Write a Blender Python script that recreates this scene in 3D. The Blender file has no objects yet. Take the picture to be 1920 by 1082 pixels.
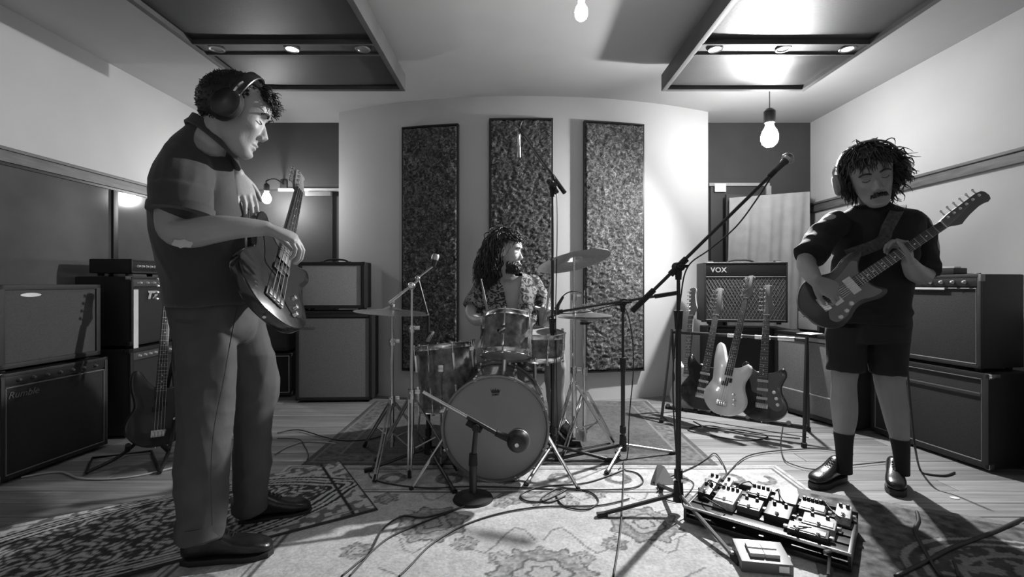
import bpy, bmesh, math, random
from mathutils import Vector, Matrix, noise
import numpy as np
random.seed(7)
SC = bpy.context.scene
COL = SC.collection
PI = math.pi
V = Vector

# ------------------------------------------------------------------ camera
F, CX, CY, H = 900.0, 965.0, 530.0, 1.05
cam_data = bpy.data.cameras.new('camera')
cam_data.sensor_width = 36.0
cam_data.lens = F / 1920 * 36.0
cam_data.shift_x = (960 - CX) / 1920
cam_data.shift_y = (CY - 541) / 1920
cam_data.clip_start = 0.05
cam = bpy.data.objects.new('camera', cam_data)
cam.location = (0, 0, H)
cam.rotation_euler = (PI / 2, 0, 0)
COL.objects.link(cam)
SC.camera = cam
SC.view_settings.view_transform = 'Standard'
SC.view_settings.look = 'None'
SC.view_settings.gamma = 1.0
SC.view_settings.use_curve_mapping = False
SC.view_settings.exposure = 0.0
w = bpy.data.worlds.new('world'); SC.world = w; w.use_nodes = True
w.node_tree.nodes['Background'].inputs[0].default_value = (0.5, 0.5, 0.5, 1)
w.node_tree.nodes['Background'].inputs[1].default_value = 0.02
# strengths of the lamps in the room and of an added fill bulb (bulbs are emissive meshes built further down)
E_CORNER, E_CENTRE, E_LEFT, E_DOWN, E_FILL, E_FLOOD = 180.0, 160.0, 290.0, 60.0, 70.0, 680.0

# ------------------------------------------------------------------ helpers
def P(u, v, D):                      # photograph pixel + distance -> point in the room
    return V(((u - CX) / F * D, D, H - (v - CY) / F * D))
def G(u, v, z=0.0):                  # pixel of something at height z
    return P(u, v, F * (H - z) / (v - CY))

def catmull(pts, n=6, closed=False):
    pts = [V(p) for p in pts]; out = []
    N = len(pts)
    if N < 3 and not closed:
        return pts
    rng = range(N if closed else N - 1)
    for i in rng:
        if closed:
            p0, p1, p2, p3 = pts[i - 1], pts[i], pts[(i + 1) % N], pts[(i + 2) % N]
        else:
            p0 = pts[max(i - 1, 0)]; p1 = pts[i]; p2 = pts[i + 1]; p3 = pts[min(i + 2, N - 1)]
        for k in range(n):
            t = k / n
            out.append(0.5 * ((2 * p1) + (p2 - p0) * t + (2 * p0 - 5 * p1 + 4 * p2 - p3) * t * t + (3 * p1 - p0 - 3 * p2 + p3) * t ** 3))
    if not closed:
        out.append(pts[-1])
    return out

def frame(axis, up=None):
    z = V(axis).normalized()
    if up is None:
        up = V((0, 0, 1)) if abs(z.z) < 0.95 else V((0, 1, 0))
    x = V(up).cross(z)
    if x.length < 1e-5:
        x = V((1, 0, 0)).cross(z)
    x.normalize()
    y = z.cross(x)
    return x, y, z

def mtx(o, x, y, z):
    m = Matrix.Identity(4)
    for i in range(3):
        m[i][0] = x[i]; m[i][1] = y[i]; m[i][2] = z[i]; m[i][3] = o[i]
    return m

def zmat(o, axis, up=None):          # matrix whose z runs along axis
    x, y, z = frame(axis, up)
    return mtx(V(o), x, y, z)

class MB:
    def __init__(s):
        s.v = []; s.f = []
    def add(s, vs, fs, M=None):
        k = len(s.v)
        for p in vs:
            p = V(p)
            s.v.append(M @ p if M is not None else p)
        for f in fs:
            s.f.append([i + k for i in f])
        return s
    def box(s, c, size, M=None, bev=0.0):
        hx, hy, hz = size[0] / 2, size[1] / 2, size[2] / 2
        b = min(bev, hx * .95, hy * .95, hz * .95)
        c = V(c)
        if b <= 0:
            vs = [c + V((x * hx, y * hy, z * hz)) for z in (-1, 1) for x, y in ((-1, -1), (1, -1), (1, 1), (-1, 1))]
            fs = [(3, 2, 1, 0), (4, 5, 6, 7), (0, 1, 5, 4), (1, 2, 6, 5), (2, 3, 7, 6), (3, 0, 4, 7)]
            return s.add(vs, fs, M)
        bm = bmesh.new()
        bmesh.ops.create_cube(bm, size=1)
        for v_ in bm.verts:
            v_.co = V((v_.co.x * size[0], v_.co.y * size[1], v_.co.z * size[2])) + c
        bmesh.ops.bevel(bm, geom=bm.edges[:], offset=b, segments=2, profile=.7, affect='EDGES')
        bm.verts.index_update()
        vs = [v_.co.copy() for v_ in bm.verts]; fs = [[v_.index for v_ in f.verts] for f in bm.faces]
        bm.free()
        return s.add(vs, fs, M)
    def loft(s, rings, M=None, caps=True, closed=False):
        n = len(rings[0]); vs = [p for r in rings for p in r]; fs = []
        m = len(rings)
        for i in range(m if closed else m - 1):
            j = (i + 1) % m
            for k in range(n):
                fs.append((i * n + k, i * n + (k + 1) % n, j * n + (k + 1) % n, j * n + k))
        if caps and not closed:
            fs.append(list(range(n))[::-1]); fs.append([(m - 1) * n + k for k in range(n)])
        return s.add(vs, fs, M)
    def cyl(s, p0, p1, r0, r1=None, n=12, M=None):
        r1 = r0 if r1 is None else r1
        p0 = V(p0); p1 = V(p1)
        x, y, z = frame(p1 - p0)
        rings = [[c + (x * math.cos(2 * PI * k / n) + y * math.sin(2 * PI * k / n)) * r for k in range(n)] for c, r in ((p0, r0), (p1, r1))]
        return s.loft(rings, M)
    def tube(s, pts, r, n=6, closed=False, M=None, flat=None):
        pts = [V(p) for p in pts]; m = len(pts)
        rs = list(r) if hasattr(r, '__len__') else [r] * m
        rings = []; x = None
        for i in range(m):
            a = pts[(i - 1) % m] if (i or closed) else pts[i]
            b = pts[(i + 1) % m] if (i < m - 1 or closed) else pts[i]
            t = (b - a)
            if t.length < 1e-9: t = V((0, 0, 1))
            t.normalize()
            if x is None:
                x, y, _ = frame(t)
            else:
                x = (x - t * x.dot(t))
                if x.length < 1e-6: x = frame(t)[0]
                x.normalize(); y = t.cross(x)
            rings.append([pts[i] + (x * math.cos(2 * PI * k / n) + y * math.sin(2 * PI * k / n)) * rs[i] for k in range(n)])
        return s.loft(rings, M, closed=closed)
    def lathe(s, prof, M=None, n=24):
        rings = [[V((max(r, 1e-5) * math.cos(2 * PI * k / n), max(r, 1e-5) * math.sin(2 * PI * k / n), z)) for k in range(n)] for r, z in prof]
        return s.loft(rings, M)
    def ball(s, c, r, M=None, n=12, rot=None):
        rx, ry, rz = (r, r, r) if not hasattr(r, '__len__') else r
        rings = []
        h = max(4, n // 2)
        R = rot if rot is not None else Matrix.Identity(3)
        for i in range(1, h):
            a = PI * i / h
            rings.append([V(c) + R @ V((rx * math.sin(a) * math.cos(2 * PI * k / n), ry * math.sin(a) * math.sin(2 * PI * k / n), -rz * math.cos(a))) for k in range(n)])
        top = V(c) + R @ V((0, 0, rz)); bot = V(c) + R @ V((0, 0, -rz))
        vs = [p for q in rings for p in q] + [bot, top]; m = len(rings); fs = []
        for i in range(m - 1):
            for k in range(n):
                fs.append((i * n + k, i * n + (k + 1) % n, (i + 1) * n + (k + 1) % n, (i + 1) * n + k))
        for k in range(n):
            fs.append((m * n, (k + 1) % n, k)); fs.append((m * n + 1, (m - 1) * n + k, (m - 1) * n + (k + 1) % n))
        return s.add(vs, fs, M)
    def prism(s, poly, z0, z1, M=None, bev=0.0):
        poly = [V((p[0], p[1], 0)) for p in poly]; n = len(poly)
        area = sum(poly[i].x * poly[(i + 1) % n].y - poly[(i + 1) % n].x * poly[i].y for i in range(n))
        if area < 0: poly = poly[::-1]
        def off(d):
            o = []
            for i in range(n):
                e1 = (poly[i] - poly[i - 1]); e2 = (poly[(i + 1) % n] - poly[i])
                e = e1.normalized() + e2.normalized()
                nn = V((-e.y, e.x, 0))
                if nn.length > 1e-6: nn.normalize()
                o.append(poly[i] + nn * d)
            return o
        if bev > 0:
            lv = [(z0, bev), (z0 + bev * .3, bev * .3), (z0 + bev, 0), (z1 - bev, 0), (z1 - bev * .3, bev * .3), (z1, bev)]
        else:
            lv = [(z0, 0), (z1, 0)]
        rings = [[p + V((0, 0, z)) for p in off(d)] for z, d in lv]
        return s.loft(rings, M)
    def mesh(s, name):
        me = bpy.data.meshes.new(name)
        me.from_pydata([tuple(p) for p in s.v], [], s.f)
        me.update()
        return me
    def build(s, name, m, parent=None, angle=38, label=None, local=False):
        """link as ONE mesh object; coordinates are the room's unless local"""
        if parent is not None and not local:
            inv = WM[parent.name].inverted()
            s.v = [inv @ V(p) for p in s.v]
        me = s.mesh(name)
        bm = bmesh.new(); bm.from_mesh(me); bmesh.ops.recalc_face_normals(bm, faces=bm.faces[:]); bm.to_mesh(me); bm.free()
        if angle:
            me.shade_smooth()
            if angle < 180: me.set_sharp_from_angle(angle=math.radians(angle))
        if m is not None: me.materials.append(m)
        o = bpy.data.objects.new(name, me); COL.objects.link(o)
        if parent is not None: o.parent = parent
        WM[o.name] = (WM[parent.name].copy() if parent is not None else Matrix.Identity(4))
        if label: o['label'] = label
        return o

WM = {}
def thing(name, label, cat, loc=(0, 0, 0), rotz=0.0, group=None, M=None):
    o = bpy.data.objects.new(name, None); COL.objects.link(o)
    o.empty_display_size = .05
    if M is None:
        M = Matrix.Translation(V(loc)) @ Matrix.Rotation(rotz, 4, 'Z')
    o.matrix_world = M
    WM[o.name] = M.copy()
    return tag(o, label, cat, group)
def tag(o, label, cat, group=None, kind=None):
    o['label'] = label; o['category'] = cat
    if group: o['group'] = group
    if kind: o['kind'] = kind
    return o
def centre_origin(o):                # give a single-mesh thing an origin at its own base
    me = o.data; n = len(me.vertices)
    co = np.empty(n * 3); me.vertices.foreach_get('co', co); co = co.reshape(-1, 3)
    c = np.array([(co[:, 0].min() + co[:, 0].max()) / 2, (co[:, 1].min() + co[:, 1].max()) / 2, co[:, 2].min()])
    me.vertices.foreach_set('co', (co - c).ravel()); me.update()
    o.location = V(c); WM[o.name] = Matrix.Translation(V(c))
    return o
def single(mb, name, m, label, cat, group=None, angle=38):
    return tag(centre_origin(mb.build(name, m, angle=angle)), label, cat, group)
def struct(o):
    o['kind'] = 'structure'; return o
KIDS = {}
def dup(root, M, label=None, group=None):
    def cp(o, par):
        c = o.copy(); COL.objects.link(c)
        if par is not None: c.parent = par
        WM[c.name] = WM[par.name].copy() if par is not None else M
        for ch in [k for k in o.children]: cp(ch, c)
        return c
    r = cp(root, None); r.matrix_world = M; WM[r.name] = M.copy()
    if label: r['label'] = label
    if group: r['group'] = group
    return r

MATS = {}
def mat(name, val, rough=.6, metal=0.0, nz=None, bump=None, spec=None, coat=0.0, emit=None, stretch=None, alpha=None, trans=0.0, sheen=0.0):
    """procedural grey: nz=(scale, low, high) mottles the value, bump=(scale, strength)"""
    if name in MATS: return MATS[name]
    m = bpy.data.materials.new(name); m.use_nodes = True
    nt = m.node_tree; b = nt.nodes['Principled BSDF']
    b.inputs['Base Color'].default_value = (val, val, val, 1)
    b.inputs['Roughness'].default_value = rough
    b.inputs['Metallic'].default_value = metal
    if spec is not None: b.inputs['Specular IOR Level'].default_value = spec
    if coat: b.inputs['Coat Weight'].default_value = coat; b.inputs['Coat Roughness'].default_value = .08
    if trans: b.inputs['Transmission Weight'].default_value = trans
    if sheen: b.inputs['Sheen Weight'].default_value = sheen; b.inputs['Sheen Roughness'].default_value = .5
    if alpha is not None: b.inputs['Alpha'].default_value = alpha
    tc = nt.nodes.new('ShaderNodeTexCoord'); mp = nt.nodes.new('ShaderNodeMapping')
    nt.links.new(tc.outputs['Object'], mp.inputs['Vector'])
    if stretch: mp.inputs['Scale'].default_value = stretch
    if nz is None: nz = (9, .9, 1.1)
    n = nt.nodes.new('ShaderNodeTexNoise'); n.inputs['Scale'].default_value = nz[0]; n.inputs['Detail'].default_value = 5
    nt.links.new(mp.outputs['Vector'], n.inputs['Vector'])
    r = nt.nodes.new('ShaderNodeMapRange')
    r.inputs['From Min'].default_value = .3; r.inputs['From Max'].default_value = .7
    r.inputs['To Min'].default_value = val * nz[1]; r.inputs['To Max'].default_value = min(1, val * nz[2])
    nt.links.new(n.outputs['Fac'], r.inputs['Value'])
    nt.links.new(r.outputs['Result'], b.inputs['Base Color'])
    if bump:
        n2 = nt.nodes.new('ShaderNodeTexNoise'); n2.inputs['Scale'].default_value = bump[0]; n2.inputs['Detail'].default_value = 4
        nt.links.new(mp.outputs['Vector'], n2.inputs['Vector'])
        bp = nt.nodes.new('ShaderNodeBump'); bp.inputs['Strength'].default_value = bump[1]; bp.inputs['Distance'].default_value = .01
        nt.links.new(n2.outputs['Fac'], bp.inputs['Height']); nt.links.new(bp.outputs['Normal'], b.inputs['Normal'])
    if emit:
        b.inputs['Emission Color'].default_value = (1, 1, 1, 1); b.inputs['Emission Strength'].default_value = emit
    MATS[name] = m
    return m

WALL = mat('wall_paint', .55, .75, nz=(3, .97, 1.03), bump=(120, .05))
CEIL = mat('ceiling_paint', .43, .8, nz=(2, .95, 1.05))
DARKW = mat('dark_wall_paint', .055, .8, nz=(4, .9, 1.1))
RAIL = mat('rail_wood', .13, .55, nz=(6, .7, 1.3), stretch=(8, 1, 8))
PLANK = None
BLACK = mat('black_paint', .012, .4)
BLKM = mat('black_metal', .014, .34, .0, spec=.6)
RUB = mat('rubber', .012, .7)
CHR = mat('chrome', .72, .2, 1.0, nz=(30, .9, 1.0))
DULL = mat('dull_chrome', .45, .32, 1.0, nz=(30, .8, 1.0))
TOLEX = mat('black_vinyl', .013, .55, bump=(400, .25))
GRILLD = mat('dark_grille_cloth', .02, .8, nz=(300, .6, 1.4), bump=(500, .4))
GRILLG = mat('grey_grille_cloth', .19, .85, nz=(220, .8, 1.2), bump=(500, .4))
PANELM = mat('control_panel_metal', .25, .35, .7)
WHITE = mat('white_plastic', .7, .4)
PAPER = mat('white_paper', .8, .8)
SILV = mat('silver_print', .55, .4, .3)
TAPE = mat('white_tape', .62, .6)
CABLE = mat('cable_jacket', .02, .5)
CABLEW = mat('pale_cable_jacket', .45, .5)

# ------------------------------------------------------------------ the room
XL, XR, YB, YN, ZC = -3.05, 3.05, 4.95, -1.2, 2.70
struct(MB().box((0, (YB + YN) / 2, -.06), (XR - XL + .3, YB - YN + .3, .08)).build('floor', mat('subfloor', .05, .9), angle=0))
FL = bpy.data.objects['floor']
# planks, each its own piece, running across the room
def plank_mat(i):
    val = (.20, .235, .18, .26)[i]
    m = mat('floor_plank_%d' % i, val, .42, nz=(7, .72, 1.25), bump=(40, .12), stretch=(.35, 6, 6))
    return m
pm = [plank_mat(i) for i in range(4)]
row = 0; y = YN
rnd = random.Random(3)
while y < YB:
    x = XL + .0; x0 = XL - rnd.random() * 1.2
    wd = .134
    while x0 < XR:
        L = rnd.uniform(1.5, 2.4)
        a, b = max(x0, XL), min(x0 + L, XR)
        if b - a > .05 and y > -1.2:
            z = rnd.uniform(-.0008, .0008)
            MB().box(((a + b) / 2, y + wd / 2, -.011 + z), (b - a - .003, wd - .004, .022), bev=.0015).build('plank', pm[rnd.randrange(4)], FL)
        x0 += L
    y += wd
struct(MB().box((0, (YB + YN) / 2, ZC + .05), (XR - XL + .3, YB - YN + .3, .1)).build('ceiling', CEIL, angle=0))
struct(MB().box((XL - .05, (YB + YN) / 2, ZC / 2), (.1, YB - YN + .2, ZC + .1)).build('wall_left', WALL, angle=0))
struct(MB().box((XR + .05, (YB + YN) / 2, ZC / 2), (.1, YB - YN + .2, ZC + .1)).build('wall_right', WALL, angle=0))
struct(MB().box((0, YB + .05, ZC / 2), (XR - XL + .2, .1, ZC + .1)).build('wall_back', DARKW, angle=0))
struct(MB().box((0, YN - .05, ZC / 2), (XR - XL + .2, .1, ZC + .1)).build('wall_near', WALL, angle=0))
# the convex wall behind the drums
AC, AR = V((.085, 8.42)), 4.18
def arc(x, r=AR):                      # point of the curved wall at room x
    a = math.asin((x - AC.x) / AR)
    return V((AC.x + r * math.sin(a), AC.y - r * math.cos(a), 0))
mb = MB(); N = 48; xs = [-1.70 + 3.57 * i / N for i in range(N + 1)]
poly = [arc(x) for x in xs] + [V((1.87, YB, 0)), V((-1.70, YB, 0))]
mb.prism([(p.x, p.y) for p in poly], 0.0, ZC)
struct(mb.build('wall_centre', WALL, angle=20))
mb = MB()
poly = [arc(x, AR + .012) for x in xs] + [arc(x, AR - .02) for x in xs[::-1]]
# rails along both side walls
for nm, s_, xx in (('trim_1', 1, XL), ('trim_2', -1, XR)):
    mb = MB(); mb.box((xx + s_ * .016, (YB + YN) / 2, 1.81), (.032, YB - YN, .085), bev=.006)
    mb.box((xx + s_ * .024, (YB + YN) / 2, 1.845), (.048, YB - YN, .02), bev=.004)
    struct(mb.build(nm, RAIL))
# control-room window below the left rail: frame, mullions, dark panes
GLASS = mat('dark_glass', .085, .14, nz=(1.5, .6, 1.5), spec=.7)
wf = struct(MB().box((XL + .004, 2.0, 1.765), (.03, 5.8, .03)).box((XL + .004, 2.0, .3), (.05, 5.8, .04)).build('window_1', BLACK))
for y0, y1 in ((-.6, .78), (.82, 2.2), (2.24, 3.62), (3.66, 4.9)):
    MB().box((XL + .005, (y0 + y1) / 2, 1.035), (.008, y1 - y0, 1.43)).build('pane', GLASS, wf)
for yy in (.8, 2.22, 3.64):
    MB().box((XL + .012, yy, 1.035), (.03, .045, 1.43), bev=.004).build('mullion', BLACK, wf)
# door heads and jambs in the dark back wall
DOORW = mat('pale_door_trim', .38, .6); DOORD = mat('dark_door', .04, .6)
d1 = struct(MB().box((-2.3, YB - .012, 1.0), (.86, .024, 2.0), bev=.004).build('door_1', DOORD))
MB().box((-2.06, YB - .028, 2.0), (.72, .03, .032), bev=.003).build('door_head', DOORW, d1)
MB().box((-2.0, YB - .05, 1.955), (.26, .05, .045), bev=.004).build('door_closer', mat('grey_metal', .2, .5), d1)
d2 = struct(MB().box((2.3, YB - .012, 1.02), (.58, .024, 2.04), bev=.004).build('door_2', DOORD))
MB().box((2.30, YB - .028, 2.055), (.62, .03, .032), bev=.003).build('door_head', DOORW, d2)
MB().box((2.60, YB - .028, 1.02), (.05, .03, 2.04), bev=.003).build('door_jamb', DOORW, d2)
mb = MB(); mb.box((2.10, YB - .05, 2.02), (.115, .004, .085))
single(mb, 'notice', PAPER, 'small white paper notice stuck at the top of the dark right-hand door', 'notice')

# ------------------------------------------------------------------ ceiling clouds
CLOUD = mat('cloud_fabric', .035, .52, nz=(3, .8, 1.2), bump=(60, .05), spec=.6)
CLOUDF = mat('cloud_frame', .07, .6, nz=(6, .8, 1.2))
def downlight(parent, x, y, z, lit):
    mb = MB(); mb.lathe([(.030, .0), (.046, .0), (.048, -.006), (.044, -.010), (.034, -.008), (.030, 0)], Matrix.Translation((x, y, z)), 20)
    o = mb.build('downlight', mat('downlight_rim', .3, .3, .8), parent)
    MB().lathe([(.0, -.004), (.030, -.004), (.030, .0), (.0, .0)], Matrix.Translation((x, y, z)), 20).build(
        'lamp', mat('lit_lamp', .8, .5, emit=E_DOWN) if lit else mat('unlit_lamp', .25, .3), o)
def cloud(x0, x1, y0, y1, lit, label, tilt):
    t = thing('ceiling_panel', label, 'panel', ((x0 + x1) / 2, (y0 + y1) / 2, 2.5))
    z0, z1 = 2.505, 2.63
    fr = MB(); w_ = .035
    fr.box(((x0 + w_ / 2), (y0 + y1) / 2, (z0 + z1) / 2), (w_, y1 - y0, z1 - z0), bev=.003)
    fr.box(((x1 - w_ / 2), (y0 + y1) / 2, (z0 + z1) / 2), (w_, y1 - y0, z1 - z0), bev=.003)
    fr.box(((x0 + x1) / 2, y0 + w_ / 2, (z0 + z1) / 2), (x1 - x0 - 2 * w_, w_, z1 - z0))
    fr.box(((x0 + x1) / 2, y1 - w_ / 2, (z0 + z1) / 2), (x1 - x0 - 2 * w_, w_, z1 - z0))
    fr.build('frame', CLOUDF, t)
    bars = (3.0, 1.2, -.4)
    edges = [y1 - w_] + [q for b in bars for q in (b + .075, b - .075)] + [y0 + w_]
    for i in range(0, len(edges), 2):
        a, b = edges[i + 1], edges[i]
        # softly sagging fabric infill
        mb = MB(); nx, ny = 16, 12; rings = []
        vs = []; fs = []
        for iy in range(ny + 1):
            for ix in range(nx + 1):
                fx, fy = ix / nx, iy / ny
                sag = .018 * math.sin(PI * fx) ** .6 * math.sin(PI * fy) ** .5 if 0 < fx < 1 and 0 < fy < 1 else 0
                vs.append((x0 + w_ + fx * (x1 - x0 - 2 * w_), a + fy * (b - a), z0 + .028 - sag))
        for iy in range(ny):
            for ix in range(nx):
                k = iy * (nx + 1) + ix; fs.append((k, k + nx + 1, k + nx + 2, k + 1))
        mb.add(vs, fs)
        mb.box(((x0 + x1) / 2, (a + b) / 2, z0 + .07), (x1 - x0 - 2 * w_, b - a, .05))
        mb.build('infill', CLOUD, t)
    for b in bars:
        c = MB().box(((x0 + x1) / 2, b, z0 + .03), (x1 - x0 - 2 * w_, .15, .04)).build('crossbar', CLOUDF, t)
        for s_ in (-1, 1):
            MB().box(((x0 + x1) / 2, b + s_ * .068, z0 + .008), (x1 - x0 - 2 * w_, .016, .02), bev=.002).build('batten', CLOUDF, c)
        if b == 3.0:
            for k, xx in enumerate((x0 + .14, (x0 + x1) / 2 + .02, x1 - .12)):
                downlight(c, xx, b, z0 + .0095, lit[k])
    for xx in (x0 + .2, x1 - .2):
        for yy in (y0 + .4, (y0 + y1) / 2, y1 - .3):
            MB().cyl((xx, yy, z1 - .01), (xx, yy, ZC), .004, n=6).build('hanger', DULL, t)
    return t
cloud(-2.0, -.83, .2 - 1.0, 3.65, (0, 1, 0), 'dark framed ceiling panel on the left with one lit downlight', 0)
cloud(1.115, 2.2, .2 - 1.0, 3.65, (1, 0, 1), 'dark framed ceiling panel on the right with two lit downlights', 0)

# ------------------------------------------------------------------ bare bulbs
SHINE = {}
def bulb(pos, E, label, s=1.0, drop=None, wallside=None):
    t = thing('pendant_bulb', label, 'light bulb', pos)
    prof = [(.0, -.062), (.014, -.060), (.025, -.05), (.031, -.034), (.031, -.018), (.025, .0), (.016, .016), (.0135, .03), (.013, .032), (0, .032)]
    M = Matrix.Translation(V(pos)) @ Matrix.Scale(s, 4)
    MB().lathe(prof, M, 20).build('bulb', mat('lit_glass_%d' % int(E), .8, .4, emit=E), t)
    MB().lathe([(0, .03), (.019, .03), (.021, .034), (.021, .075), (.012, .085), (0, .086)], M, 16).build('socket', BLACK, t)
    p = V(pos) + V((0, 0, .083 * s))
    if wallside is None:
        MB().cyl(p, (p.x, p.y, ZC), .0035, n=6).build('flex', CABLE, t)
        MB().lathe([(0, ZC), (.035, ZC), (.035, ZC - .006), (.02, ZC - .02), (0, ZC - .02)], Matrix.Translation((p.x, p.y, 0)), 16).build('ceiling_rose', WHITE, t)
    else:
        q = V(wallside)
        MB().tube(catmull([p, p + V((0, 0, .03)), (p + q) / 2 + V((0, 0, .05)), q]), .007, 6).build('bracket', BLACK, t)
        MB().box(q, (.07, .02, .09), bev=.004).build('wall_plate', BLACK, t)
    return t
LP_ = V((2.05, 3.86, 2.27))
bulb(LP_, E_CORNER, 'very bright bare lamp hanging in the far right corner above the combo amplifier', 2.1)
ld = bpy.data.lights.new('flood', 'SPOT'); ld.energy = E_FLOOD; ld.spot_size = math.radians(165); ld.spot_blend = 1.0; ld.shadow_soft_size = .035
lo = bpy.data.objects.new('flood', ld); COL.objects.link(lo); lo.location = LP_ + V((-.04, -.05, -.10))
lo.rotation_euler = (V((-.3, 1.7, 0)) - LP_).to_track_quat('-Z', 'Y').to_euler()
bulb(P(1090, 14, 2.27), E_CENTRE, 'bare pendant bulb hanging from the middle of the ceiling', 1.0)
bulb(P(500, 366, 4.6), E_LEFT, 'small bright bulb in the far left corner behind the bass player', 1.3, wallside=(P(500, 366, 4.6).x, YB - .012, 2.06))
bulb((-.4, -.75, 2.3), E_FILL, 'added fill bulb, unseen behind the camera', 1.0)  # unseen bulb added to fill the near end of the room with light

# ------------------------------------------------------------------ mottled acoustic panels on the curved wall
def mottled():
    m = bpy.data.materials.new('mottled_fibre'); m.use_nodes = True
    nt = m.node_tree; b = nt.nodes['Principled BSDF']; b.inputs['Roughness'].default_value = .9
    tc = nt.nodes.new('ShaderNodeTexCoord')
    n1 = nt.nodes.new('ShaderNodeTexNoise'); n1.inputs['Scale'].default_value = 24; n1.inputs['Detail'].default_value = 8; n1.inputs['Distortion'].default_value = 1.6
    vo = nt.nodes.new('ShaderNodeTexVoronoi'); vo.inputs['Scale'].default_value = 34; vo.inputs['Randomness'].default_value = 1
    nt.links.new(tc.outputs['Object'], n1.inputs['Vector'])
    ad = nt.nodes.new('ShaderNodeVectorMath'); ad.operation = 'ADD'
    nt.links.new(tc.outputs['Object'], ad.inputs[0]); nt.links.new(n1.outputs['Color'], ad.inputs[1])
    nt.links.new(ad.outputs[0], vo.inputs['Vector'])
    mu = nt.nodes.new('ShaderNodeMath'); mu.operation = 'MULTIPLY'
    nt.links.new(n1.outputs['Fac'], mu.inputs[0]); nt.links.new(vo.outputs['Color'], mu.inputs[1])
    cr = nt.nodes.new('ShaderNodeValToRGB')
    e = cr.color_ramp.elements
    e[0].position = .12; e[0].color = (.015, .015, .015, 1); e[1].position = .58; e[1].color = (.6, .6, .6, 1)
    k = cr.color_ramp.elements.new(.3); k.color = (.045, .045, .045, 1)
    nt.links.new(mu.outputs[0], cr.inputs['Fac']); nt.links.new(cr.outputs['Color'], b.inputs['Base Color'])
    return m
MOT = mottled()
def apanel(x0, x1, z0, z1, label):
    t = thing('acoustic_panel', label, 'acoustic panel', arc((x0 + x1) / 2) + V((0, 0, z0)), group='mottled acoustic panels on the curved wall')
    mb = MB(); nx, nz_ = 60, 230; vs = []; fs = []
    for j in range(nz_ + 1):
        for i in range(nx + 1):
            x = x0 + (x1 - x0) * i / nx; z = z0 + (z1 - z0) * j / nz_
            p = arc(x); q = V((p.x * 26, p.y * 45, z * 45))
            d = .055 + .009 * noise.noise(q) + .008 * noise.noise(q * 2.3)
            edge = min(i, nx - i, j, nz_ - j)
            if edge == 0: d = .028
            pp = arc(x, AR + d)
            vs.append((pp.x, pp.y, z + .006 * noise.noise(q + V((9, 9, 9)))))
    for j in range(nz_):
        for i in range(nx):
            k = j * (nx + 1) + i; fs.append((k, k + 1, k + nx + 2, k + nx + 1))
    MB().add(vs, fs).build('fibre_face', MOT, t, angle=180)
    pl = [arc(x0 - .008 + (x1 - x0 + .016) * i / 10, AR + .0) for i in range(11)]
    pf = [arc(x0 - .008 + (x1 - x0 + .016) * i / 10, AR + .05) for i in range(11)]
    for a, b_ in ((z0 - .015, z0), (z1, z1 + .015)):
        MB().prism([(p.x, p.y) for p in pf + pl[::-1]], a, b_).build('frame_rail', BLACK, t)
    for x in (x0 - .008, x1 - .007):
        a, b_ = arc(x, AR), arc(x, AR + .05); c, d = arc(x + .014, AR), arc(x + .014, AR + .05)
        MB().prism([(a.x, a.y), (c.x, c.y), (d.x, d.y), (b_.x, b_.y)], z0, z1).build('frame_stile', BLACK, t)
apanel(-1.0, -.50, .27, 2.44, 'leftmost tall mottled dark acoustic panel on the curved wall')
apanel(-.212, .325, .27, 2.475, 'middle tall mottled acoustic panel on the curved wall behind the drummer')
apanel(.615, 1.15, .27, 2.465, 'rightmost tall mottled acoustic panel on the curved wall, behind the ride cymbal')

# ------------------------------------------------------------------ white cloth over a screen in the right corner
def drape(u0, u1, vt0, vt1, D, label, m):
    mb = MB(); nx, nz_ = 60, 70; vs = []; fs = []
    a = P(u0, vt0, D); b = P(u1, vt1, D - .06)
    for j in range(nz_ + 1):
        fz = j / nz_
        for i in range(nx + 1):
            fx = i / nx
            top = a.lerp(b, fx)
            z = top.z * (1 - fz) + .05 * fz
            wv = (.006 + .03 * fz) * (math.sin(fx * 21 + 2 * fz) + .6 * math.sin(fx * 47 + 5 * fz)) + .02 * noise.noise(V((fx * 4, fz * 3, 1)))
            vs.append((top.x + .03 * fz * (fx - .5), top.y + wv, z))
    for j in range(nz_):
        for i in range(nx):
            k = j * (nx + 1) + i; fs.append((k, k + 1, k + nx + 2, k + nx + 1))
    mb.add(vs, fs)
    n0 = len(vs)
    mb.add([(x, y + .012, z) for x, y, z in vs], [f[::-1] for f in fs])
    return single(mb, 'cloth', m, label, 'cloth', angle=180)
drape(1368, 1519, 371, 359, 4.78, 'pale cloth hanging over a screen in the far right corner', mat('pale_cloth', .42, .9, bump=(300, .2)))
sc = thing('screen', 'screen in the far right corner mostly hidden under a pale cloth', 'screen', (2.55, 4.84, 0))
MB().box((2.55, 4.845, .99), (.84, .03, 1.9), bev=.004).build('board', DOORD, sc)
for xx in (2.2, 2.9): MB().box((xx, 4.8, .02), (.04, .26, .04), bev=.004).build('foot', BLACK, sc)

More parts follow.
